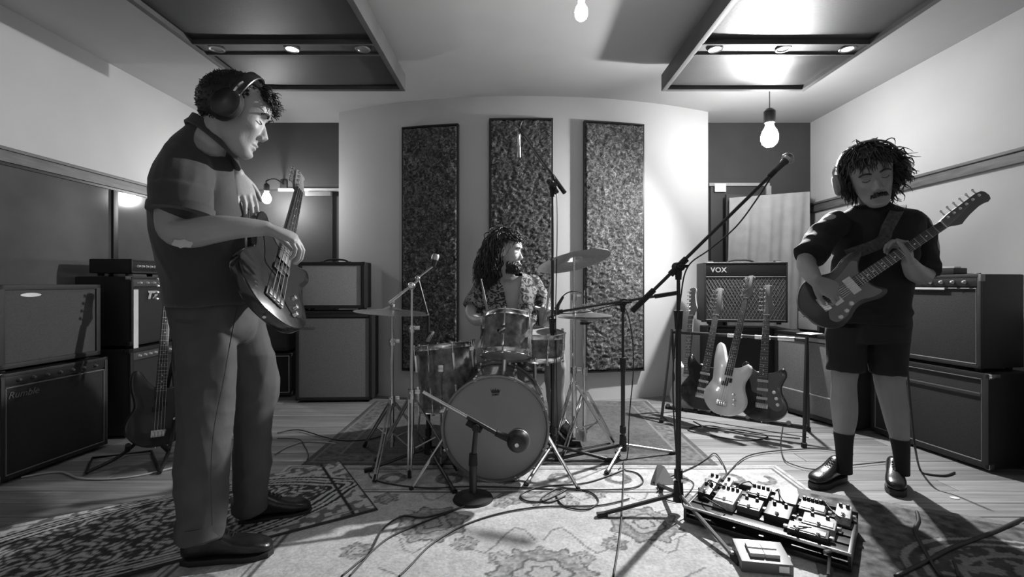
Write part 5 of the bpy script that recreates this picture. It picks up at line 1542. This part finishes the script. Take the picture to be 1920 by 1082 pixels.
def shoe(p, heel, toe, m, sole, s=1.0, hgt=1.0, z0=.008, label=None, low=True, wd=1.0):
    heel = V((heel[0], heel[1], z0)); toe = V((toe[0], toe[1], z0)); L = (toe - heel).length
    X = (toe - heel).normalized(); Y = V((-X.y, X.x, 0)); Z = V((0, 0, 1))
    M = mtx(heel, X, Y, Z); k = L / .29
    S = [(0.0, .030, .070, .020), (.04, .036, .092, .012), (.16, .039, .105, .010), (.30, .039, .104, .012), (.42, .040, .088, .012), (.55, .044, .070, .012), (.70, .049, .058, .010), (.85, .047, .050, .010), (.95, .036, .040, .010), (1.0, .018, .028, .014)]
    secs = [(M @ V((t * L, 0, (h * hgt + lo) / 2 * 1.0)), Y * hw * k * wd, Z * (h * hgt - lo) / 2, .8) for t, hw, h, lo in S]
    mb = MB(); loftsec(mb, secs, 3, 24)
    u_ = organic('shoe', mb, m, p, .005, 3, label=label)
    out = [(-.004, .02), (.03, .037), (.09, .04), (.15, .041), (.21, .050), (.25, .046), (.285, .030), (.296, 0)]
    poly = [(x * k, y * k * wd) for x, y in out] + [(x * k, -y * k * wd) for x, y in out[::-1][1:]]
    MB().prism(poly, -z0 + .0002, .012, M, bev=.003).build('sole', sole, u_)
    for j in range(4):
        x = (.40 + .055 * j) * L; zt = (.096 - .008 * j) * hgt
        MB().tube(catmull([M @ V((x - .004, -.018 * k, zt - .012)), M @ V((x, 0, zt + .004)), M @ V((x + .004, .018 * k, zt - .012))], 4), .0022, 5).build('lace', RUB, u_)
    return u_

PATT = None
def printed(name, lo, hi, sc):
    m = bpy.data.materials.new(name); m.use_nodes = True; nt = m.node_tree; b = nt.nodes['Principled BSDF']; b.inputs['Roughness'].default_value = .8
    tc = nt.nodes.new('ShaderNodeTexCoord'); n = nt.nodes.new('ShaderNodeTexNoise'); n.inputs['Scale'].default_value = sc; n.inputs['Detail'].default_value = 2; n.inputs['Distortion'].default_value = 2.2
    nt.links.new(tc.outputs['Object'], n.inputs['Vector'])
    cr_ = nt.nodes.new('ShaderNodeValToRGB'); e = cr_.color_ramp.elements; e[0].position = .47; e[0].color = (lo,) * 3 + (1,); e[1].position = .53; e[1].color = (hi,) * 3 + (1,)
    nt.links.new(n.outputs['Fac'], cr_.inputs['Fac']); nt.links.new(cr_.outputs['Color'], b.inputs['Base Color'])
    return m
LEATH = mat('black_leather', .012, .28, nz=(20, .8, 1.2), bump=(150, .1)); SOLE = mat('black_sole', .014, .6)
DENIM = mat('grey_twill', .075, .85, nz=(14, .9, 1.1), bump=(500, .15)); POLO = mat('charcoal_knit', .042, .85, nz=(10, .9, 1.1), bump=(500, .15), sheen=.2)
TEE = mat('black_cotton', .010, .9, nz=(10, .9, 1.1), bump=(500, .1)); SHORTS = mat('black_shorts_cloth', .011, .85); SOCK = mat('black_sock', .012, .9)

# ---- bass player (left) -------------------------------------------------
bp_ = thing('person', 'tall person in a dark polo shirt and grey trousers playing bass on the left', 'person', (-1.10, 1.88, 0))
fw = V((.87, .34, -.36)).normalized(); le = V((-.36, .93, .02)).normalized(); upv = fw.cross(le).normalized(); le = upv.cross(fw)
MH = mtx(P(441, 214, 1.68), fw, le, upv) @ Matrix.Scale(1.13, 4)
mb = MB(); sc1 = head(mb, MH)
limb(mb, [MH @ V((-.025, 0, -.03)), MH @ V((-.03, 0, -.10)), P(396, 272, 1.71), P(392, 305, 1.78)], [.050, .050, .053, .065])
# trunk and legs under the clothes
loftsec(mb, [sec(285, 335, 420, 1.80, .13), sec(320, 315, 430, 1.82, .17), sec(400, 300, 450, 1.84, .16), sec(500, 315, 450, 1.86, .15), sec(580, 335, 450, 1.87, .15)])
limb(mb, [P(395, 580, 1.80), P(390, 760, 1.79), P(385, 980, 1.80)], [.08, .055, .042])
limb(mb, [P(420, 580, 1.98), P(475, 750, 2.04), P(470, 940, 2.06)], [.08, .055, .042])
# right arm across the front, seen from its outer side
limb(mb, [P(350, 300, 1.66), P(328, 360, 1.60), P(322, 425, 1.57), P(352, 438, 1.565), P(400, 430, 1.57), P(450, 427, 1.60), P(498, 428, 1.64)], [.058, .052, .046, .048, .046, .036, .026])
hw1 = P(498, 428, 1.64)
hand(mb, hw1, V((.72, .35, -.26)), V((.55, -.1, .8)), 1, curl=(.75, .7, .5), s=1.08, thumb=(.8, .45, -.5), spread=.05)
# left arm: elbow hidden behind the chest, hand raised in front of it
limb(mb, [P(395, 300, 1.97), P(420, 370, 2.06), P(428, 420, 2.05), P(436, 370, 1.95), P(444, 326, 1.87)], [.055, .050, .045, .038, .027])
hand(mb, P(444, 326, 1.87), V((.42, -.15, -.80)), V((.75, -.5, .4)), 1, curl=(.25, .3, .25), s=1.05, spread=.04)
organic('body', mb, SKIN1, bp_, .0042, 3, sc1)
facebits(MH, bp_)
al = lambda d: not ((d.x > .28 and d.z < .60) or (d.z < -.30 and d.x > -.15) or d.z < -.72)
al2 = lambda d: not ((d.x > .33 and d.z < .54) or (d.z < -.28 and d.x > -.15) or d.z < -.75)
mb = MB(); cap(mb, MH, al, .007)
hairlocks(mb, MH, al2, 1500, .013, .003, (.002, 1.0), r0=.0030, seed=3, seg=4, fall=.5)
hairlocks(mb, MH, lambda d: d.x > .50 and .40 < d.z < .80 and abs(d.y) < .6, 150, .040, .006, (.007, 1.4), r0=.0034, seed=5, seg=7, fall=.5)
mb.build('hair', HAIRM, bp_, angle=180)
# shirt
mb = MB()
def tl(s_, dz): return (s_[0], s_[1] + V((0, 0, dz)), s_[2], s_[3])
NK = tl(sec(262, 362, 438, 1.70, .082), -.050)
loftsec(mb, [NK, tl(sec(268, 348, 440, 1.73, .115), -.042), tl(sec(278, 330, 438, 1.765, .150), -.025), sec(294, 308, 436, 1.79, .185), sec(320, 297, 440, 1.81, .20), sec(355, 288, 450, 1.82, .205), sec(400, 284, 466, 1.84, .20),
             sec(450, 288, 468, 1.85, .195), sec(500, 300, 470, 1.86, .185), sec(535, 308, 480, 1.87, .192), sec(560, 309, 486, 1.87, .198), sec(570, 309, 487, 1.87, .198)], 3, 40)
limb(mb, [P(358, 296, 1.70), P(345, 330, 1.63), P(340, 368, 1.60)], [.078, .088, .090])
mb.tube([P(341, 360, 1.60), P(339, 396, 1.588)], [.091, .095], 24)
limb(mb, [P(400, 298, 1.94), P(418, 350, 2.03), P(424, 385, 2.05)], [.078, .085, .08])
organic('polo_shirt', mb, POLO, bp_, .0065, 5, folds(.014, (6, 3, 3), 1.3, rot=Matrix.Rotation(.5, 3, 'Y')))
mb = MB(); c, a, b, e = NK
mb.loft([ring(c + V((0, 0, z)), a * k, b * k, 30, .9) for z, k in ((.022, 1.0), (.026, 1.06), (.0, 1.22), (-.022, 1.42), (-.028, 1.38), (-.01, 1.1), (.018, .96))], caps=False, closed=True)
mb.build('collar', POLO, bp_)
mb = MB(); mb.tube([P(341, 388, 1.590), P(339, 401, 1.586)], [.0965, .0965], 28); mb.build('sleeve_cuff', POLO, bp_)
# trousers
mb = MB()
loftsec(mb, [sec(540, 318, 472, 1.87, .165), sec(575, 318, 478, 1.87, .175), sec(610, 322, 484, 1.88, .18), sec(632, 332, 478, 1.89, .15), sec(645, 350, 465, 1.90, .11)], 3, 40)
loftsec(mb, [sec(600, 322, 440, 1.80, .11), sec(650, 326, 446, 1.79, .105), sec(700, 329, 448, 1.79, .10), sec(760, 331, 442, 1.78, .095), sec(820, 329, 434, 1.78, .09), sec(880, 327, 432, 1.78, .09), sec(940, 327, 428, 1.79, .09), sec(985, 329, 424, 1.79, .09), sec(1003, 330, 420, 1.79, .09)])
loftsec(mb, [sec(590, 390, 492, 1.97, .11), sec(640, 405, 508, 2.00, .105), sec(690, 425, 520, 2.02, .10), sec(740, 438, 522, 2.03, .095), sec(790, 440, 512, 2.04, .09), sec(850, 438, 508, 2.05, .088), sec(900, 438, 507, 2.06, .088), sec(955, 436, 500, 2.07, .088)])
organic('trousers', mb, DENIM, bp_, .0065, 4, chain(folds(.011, (7, 7, 1.6), 4.2, rot=Matrix.Rotation(.18, 3, 'Y')), folds(.0075, (4, 4, 9), 2.2, rot=Matrix.Rotation(.7, 3, 'Y'))))
MB().tube(catmull([P(445, 575, 1.765), P(432, 640, 1.715), P(418, 720, 1.70), P(402, 800, 1.692), P(396, 880, 1.69), P(398, 985, 1.70)], 8), .0016, 5).build('side_seam', mat('dark_seam', .03), bp_)
for v0, u0_, u1_, D in ((998, 329, 421, 1.79),):
    c, a, b, e = sec(v0, u0_ - 3, u1_ + 3, D, .094); mb = MB(); mb.loft([ring(c, a, b, 30, .9), ring(c + V((0, 0, .05)), a * 1.0, b, 30, .9)]); mb.build('turned_cuff', DENIM, bp_)
c, a, b, e = sec(952, 433, 503, 2.07, .092); MB().loft([ring(c, a, b, 30, .9), ring(c + V((0, 0, .045)), a, b, 30, .9)]).build('turned_cuff', DENIM, bp_)
h1, t1 = G(344, 1058, 0), G(508, 1030, 0); shoe(bp_, (h1.x, 1.79), (h1.x + .300, 1.85), LEATH, SOLE, hgt=1.15, z0=.015)
h2 = G(447, 985, 0); shoe(bp_, (-1.19, 2.08), (-.93, 2.19), LEATH, SOLE, hgt=1.1, z0=.015)
# patch of light on the elbow, laid on as a pale flat piece
c = P(340, 457, 1.527); mb = MB(); pl = []
for k in range(14):
    a = 2 * PI * k / 14; r = 1 + .18 * math.sin(k * 2.7); pl.append(V((.030 * r * math.cos(a), .014 * r * math.sin(a), 0)))
nrm = V((.25, -.85, -.45)); Mz = zmat(P(342, 457, 1.528), nrm)
mb.prism([(p.x, p.y) for p in pl], -.006, .0012, Mz, bev=.0008).build('elbow_light_patch', mat('painted_light_patch', .6, .6), bp_)
headphones(MH, 'black headphones worn by the bass player on the left', w_=.090, top=.137, tilt=.18)
gb, MG = guitar('dark bass guitar held up steeply by the player in the polo shirt', P(496, 592, 1.62), P(560, 330, 2.50), V((.93, -.26, .25)), 'bass', SB, mat('tortoise_dark', .03, .15, coat=.5), mat('maple_neck', .20))

# ---- guitarist (right) ----------------------------------------------------
gp_ = thing('person', 'person in a black t-shirt and black shorts playing electric guitar on the right', 'person', (1.72, 2.46, 0))
fw = V((-.36, -.86, -.36)).normalized(); le = V((.90, -.36, .24)).normalized(); upv = fw.cross(le).normalized(); le = upv.cross(fw)
MH = mtx(P(1632, 330, 2.30), fw, le, upv) @ Matrix.Scale(1.17, 4)
mb = MB(); sc2 = head(mb, MH)
limb(mb, [MH @ V((-.025, 0, -.03)), MH @ V((-.03, 0, -.09)), P(1640, 388, 2.37), P(1640, 415, 2.40)], [.058, .060, .064, .075])
loftsec(mb, [sec(402, 1575, 1700, 2.40, .07), sec(430, 1572, 1705, 2.41, .09), sec(500, 1575, 1695, 2.42, .09), sec(590, 1575, 1690, 2.43, .09)])
LL = [sec(620, 1555, 1622, 2.46, .075), sec(690, 1557, 1612, 2.46, .066), sec(720, 1558, 1607, 2.46, .06), sec(755, 1556, 1609, 2.47, .062), sec(785, 1559, 1608, 2.48, .055), sec(820, 1564, 1600, 2.49, .045), sec(860, 1568, 1598, 2.50, .042), sec(885, 1566, 1598, 2.50, .044)]
RL = [sec(620, 1628, 1696, 2.42, .075), sec(695, 1634, 1698, 2.42, .066), sec(730, 1640, 1700, 2.42, .06), sec(765, 1650, 1705, 2.43, .062), sec(800, 1660, 1706, 2.44, .052), sec(830, 1670, 1706, 2.44, .043), sec(865, 1676, 1706, 2.45, .041), sec(888, 1676, 1706, 2.45, .043)]
loftsec(mb, LL); loftsec(mb, RL)
limb(mb, [P(1560, 420, 2.37), P(1530, 455, 2.34), P(1512, 490, 2.28), P(1520, 512, 2.19), P(1530, 528, 2.09)], [.052, .046, .042, .038, .026])
hand(mb, P(1530, 526, 2.09), V((.45, -.05, -.28)), V((-.35, -.85, .35)), -1, curl=(.55, .7, .5), s=1.0, thumb=(.8, .5, -.35))
limb(mb, [P(1722, 420, 2.40), P(1738, 465, 2.40), P(1732, 512, 2.36), P(1718, 512, 2.24), P(1704, 492, 2.12)], [.052, .050, .046, .044, .028])
hand(mb, P(1704, 494, 2.115), V((-.10, .10, .85)), V((.95, -.25, .05)), 1, curls=[(1.1, .9, .5), (1.2, .9, .5), (1.25, .95, .5), (1.3, .9, .5)], s=1.02, thumb=(.75, .55, -.4), spread=.08)
organic('body', mb, SKIN2, gp_, .0042, 3, sc2)
facebits(MH, gp_)
mb = MB()
rn = random.Random(4)
for k in range(60):
    y = rn.uniform(-.027, .027); z = -.054 + rn.uniform(-.004, .004) - abs(y) * .25
    a = M_ = MH @ V((.090 - abs(y) * .25, y, z)); b = MH @ V((.096 - abs(y) * .3, y * 1.15, z - .010))
    mb.tube([a, b], [.0032, .0012], 5)
mo = mb.build('moustache', HAIRM, gp_, angle=180)
al = lambda d: not ((d.x > .05 and d.z < .62 and abs(d.y) < .86) or (d.x > .30 and d.z < .55)) and d.z > -.85
mb = MB(); cap(mb, MH, al, .010)
hairlocks(mb, MH, al, 1600, .075, .003, (.006, .9), r0=.0034, seed=8, seg=8, fall=.9, wind=(-1.2, .3, 0))
hairlocks(mb, MH, lambda d: d.z < .45 and d.y > .3 and d.x < .3, 220, .09, .012, (.010, 1.1), r0=.0036, seed=9, seg=8, fall=.5)
mb.build('hair', HAIRM, gp_, angle=180)
mb = MB()
loftsec(mb, [sec(384, 1603, 1668, 2.38, .06), sec(392, 1588, 1690, 2.385, .085), sec(402, 1562, 1718, 2.39, .105), sec(420, 1550, 1732, 2.40, .125), sec(450, 1552, 1728, 2.40, .135), sec(500, 1556, 1716, 2.40, .135), sec(550, 1553, 1710, 2.41, .14), sec(590, 1548, 1708, 2.42, .14), sec(604, 1547, 1706, 2.42, .14)], 3, 40)
limb(mb, [P(1566, 420, 2.38), P(1540, 448, 2.35), P(1528, 466, 2.32)], [.066, .070, .072]); mb.tube([P(1536, 456, 2.33), P(1517, 482, 2.27)], [.068, .070], 20)
limb(mb, [P(1716, 420, 2.41), P(1724, 450, 2.41), P(1727, 480, 2.40)], [.066, .072, .074]); mb.tube([P(1725, 470, 2.40), P(1727, 512, 2.36)], [.074, .080], 20)
organic('t_shirt', mb, TEE, gp_, .0065, 5, folds(.012, (6, 6, 9), 2.0))
pts = [P(1637, 387, 2.375) + V((.082 * math.cos(a), .062 * math.sin(a), .012 * math.sin(a))) for a in [2 * PI * k / 24 for k in range(24)]]
MB().tube(pts, .007, 8, closed=True).build('neckband', TEE, gp_)
mb = MB()
loftsec(mb, [sec(575, 1552, 1704, 2.43, .125), sec(600, 1548, 1706, 2.43, .13), sec(640, 1546, 1706, 2.43, .125)], 3, 40)
loftsec(mb, [sec(610, 1548, 1624, 2.45, .11), sec(650, 1546, 1625, 2.46, .10), sec(693, 1547, 1624, 2.46, .10)])
loftsec(mb, [sec(610, 1626, 1704, 2.42, .11), sec(650, 1622, 1704, 2.42, .10), sec(700, 1628, 1703, 2.42, .10)])
organic('shorts', mb, SHORTS, gp_, .0065, 4, folds(.010, (7, 7, 6), 7.0))
for S_, v0 in ((LL, 806), (RL, 818)):
    mb = MB(); ss = [s for s in S_]
    cs = catmull([s[0] for s in ss], 4); aa = catmull([s[1] for s in ss], 4); bb = catmull([s[2] for s in ss], 4)
    zc_ = H - (v0 - CY) / F * 2.46
    rr = [ring(c, a * 1.07, b * 1.09, 24, .9) for c, a, b in zip(cs, aa, bb) if c.z <= zc_]
    mb.loft(rr).build('sock', SOCK, gp_)
shoe(gp_, (1.755, 2.56), (1.515, 2.44), LEATH, SOLE, hgt=1.12, z0=.02)
shoe(gp_, (2.02, 2.56), (1.87, 2.35), LEATH, SOLE, hgt=1.12, z0=.02)
headphones(MH, 'dark headphones with a pale rim worn by the guitarist', w_=.096, top=.142, light=mat('grey_metal', .2, .5), tilt=-.1)
gg, MG = guitar('electric guitar with pale pickups held by the person in black shorts', P(1508, 592, 2.22), P(1848, 367, 2.02), V((-.22, -.95, .12)), 'jazz', mat('sunburst_dark', .035, .3, coat=.5), mat('worn_guard', .16, .3), mat('dim_maple', .13, .45), bsc=.90)
sp = catmull([MG @ V((.355, .13, -.012)), P(1650, 455, 2.235), P(1664, 428, 2.235), P(1678, 402, 2.255), P(1686, 388, 2.33), P(1688, 386, 2.42), P(1686, 400, 2.52)], 8)
rings = []
for i, p in enumerate(sp):
    tq = (sp[min(i + 1, len(sp) - 1)] - sp[max(i - 1, 0)]).normalized()
    nn = V((-.15, -1, .25)).lerp(V((0, 0, 1)), min(1, max(0, (i - 20) / 14))).normalized()
    s_ = tq.cross(nn).normalized(); nn = s_.cross(tq)
    rings.append([p + s_ * .026 - nn * .0015, p + s_ * .026 + nn * .0015, p - s_ * .026 + nn * .0015, p - s_ * .026 - nn * .0015])
MB().loft(rings).build('strap', mat('woven_strap', .045, .7, nz=(60, .4, 1.8)), gg)

# ---- drummer ---------------------------------------------------------------
dp = thing('person', 'long-haired person in an open patterned shirt seated behind the drums', 'person', (DX, DY, 0))
fw = V((.90, -.36, -.10)).normalized(); le = V((.36, .90, .03)).normalized(); upv = fw.cross(le).normalized(); le = upv.cross(fw)
MH = mtx(P(952, 472, 3.30), fw, le, upv) @ Matrix.Scale(1.06, 4)
mb = MB(); sc3 = head(mb, MH)
limb(mb, [MH @ V((-.02, 0, -.04)), MH @ V((-.02, 0, -.10)), P(948, 520, 3.36)], [.058, .058, .07])
loftsec(mb, [sec(518, 915, 990, 3.38, .08), sec(530, 906, 1000, 3.38, .10), sec(560, 910, 1000, 3.37, .115), sec(600, 914, 1002, 3.37, .115), sec(650, 912, 1004, 3.40, .13)])
limb(mb, [P(906, 532, 3.36), P(892, 560, 3.32), P(882, 588, 3.24), P(894, 602, 3.14), P(908, 600, 3.02)], [.050, .045, .038, .034, .026])
hand(mb, P(908, 601, 3.03), V((.25, -.85, .05)), V((-.3, .1, .95)), 1, curl=(1.0, 1.1, .7), s=1.0)
limb(mb, [P(1002, 532, 3.38), P(1014, 565, 3.36), P(1020, 604, 3.30), P(1024, 600, 3.16), P(1026, 584, 3.08)], [.050, .045, .038, .034, .026])
hand(mb, P(1026, 585, 3.08), V((.02, -.75, .45)), V((.35, .4, .85)), -1, curl=(1.0, 1.1, .7), s=1.0)
limb(mb, [P(930, 650, 3.40), P(905, 664, 3.12), P(925, 740, 3.15), P(935, 806, 3.18)], [.08, .055, .045, .04])
limb(mb, [P(985, 650, 3.40), P(1032, 662, 3.12), P(1040, 740, 3.16), P(1044, 800, 3.20)], [.08, .055, .045, .04])
organic('body', mb, SKIN1, dp, .0048, 3, sc3)
facebits(MH, dp)
al = lambda d: not ((d.x > .02 and d.z < .68) or (d.x > -.25 and d.z < .3 and d.y > 0)) and d.z > -.9
mb = MB(); cap(mb, MH, al, .012)
hairlocks(mb, MH, al, 1700, .22, .018, (.010, 2.0), r0=.0038, seed=12, seg=13, fall=.85, wind=(-1.1, -.2, 0), lenf=lambda d: (1.15 if d.x < -.1 else (.85 if d.x < .05 and abs(d.y) > .3 else .30)))
mb.build('hair', HAIRM, dp, angle=180)
mb = MB(); rn = random.Random(5)
for k in range(260):
    a = rn.uniform(-1.25, 1.25); z = rn.uniform(-.118, -.058)
    if abs(a) < .35 and -.083 < z < -.06: continue
    r = .088 - .02 * max(0, (-z - .09) / .03)
    p0 = V((r * math.cos(a) * .98, .068 * math.sin(a) * 1.0, z)); p1 = p0 + V((.012 * math.cos(a), .008 * math.sin(a), -.028)) + V((rn.gauss(0, .004), rn.gauss(0, .004), 0))
    mb.tube([MH @ p0, MH @ p0.lerp(p1, .5), MH @ p1], [.0045, .004, .001], 5)
mb.build('beard', HAIRM, dp, angle=180)
SH = printed('patterned_shirt', .018, .24, 22)
mb = MB()
loftsec(mb, [sec(510, 930, 972, 3.38, .06), sec(516, 912, 990, 3.38, .09), sec(524, 901, 1004, 3.38, .11), sec(540, 898, 1010, 3.37, .13), sec(570, 900, 1010, 3.36, .14), sec(610, 902, 1014, 3.36, .145), sec(655, 900, 1016, 3.40, .16)], 3, 40)
limb(mb, [P(908, 532, 3.36), P(896, 556, 3.33)], [.064, .066]); mb.tube([P(900, 548, 3.34), P(886, 576, 3.27)], [.066, .072], 20)
limb(mb, [P(1000, 532, 3.38), P(1010, 556, 3.37)], [.064, .066]); mb.tube([P(1008, 548, 3.37), P(1018, 578, 3.34)], [.066, .070], 20)
def vcut(co):
    u = CX + F * co[:, 0] / co[:, 1]; v_ = CY - F * (co[:, 2] - H) / co[:, 1]
    f = co[:, 1] < 3.34
    t_ = np.clip((v_ - 505) / 90, 0, 1)
    return f & (v_ > 480) & (v_ < 598) & (np.abs(u - (958 + 4 * t_)) < (17 * (1 - t_) + 5))
organic('open_shirt', mb, SH, dp, .006, 5, folds(.009, (9, 9, 9), 5.0), cut=vcut)
mb = MB()
loftsec(mb, [sec(632, 905, 1012, 3.40, .15), sec(655, 900, 1016, 3.40, .17), sec(668, 905, 1012, 3.40, .16)])
limb(mb, [P(935, 652, 3.38), P(905, 666, 3.12), P(922, 735, 3.15), P(934, 798, 3.18)], [.095, .080, .066, .062])
limb(mb, [P(980, 652, 3.38), P(1034, 662, 3.12), P(1041, 735, 3.16), P(1045, 790, 3.20)], [.095, .080, .062, .056])
organic('trousers', mb, mat('light_trousers', .22, .85, bump=(400, .1)), dp, .0075, 4, folds(.008, (8, 8, 8), 1.0))
shoe(dp, (-.10, 3.30), (-.085, 3.03), LEATH, SOLE, hgt=1.0, z0=.055)
shoe(dp, (.30, 3.32), (.365, 3.06), LEATH, SOLE, hgt=1.0, z0=.055)
STK = mat('hickory', .45, .5)
for i, (a, b, lab) in enumerate(((P(918, 606, 2.98), P(907, 549, 2.84), 'drumstick in the hand at the drummer\'s left side of the photo'), (P(1024, 590, 2.98), P(1029, 550, 2.80), 'drumstick in the raised hand nearest the hi-hat'))):
    a, b = V(a), V(b); k = (b - a).normalized(); b = a + k * .34; a = a - k * .06
    mb = MB(); mb.tube([a, a.lerp(b, .75), a.lerp(b, .94), a.lerp(b, .965), a.lerp(b, .985), b], [.007, .007, .0038, .0032, .0052, .003], 10)
    single(mb, 'drumstick', STK, ('wooden drumstick held upright on the floor tom side' if i == 0 else lab), 'drumstick')
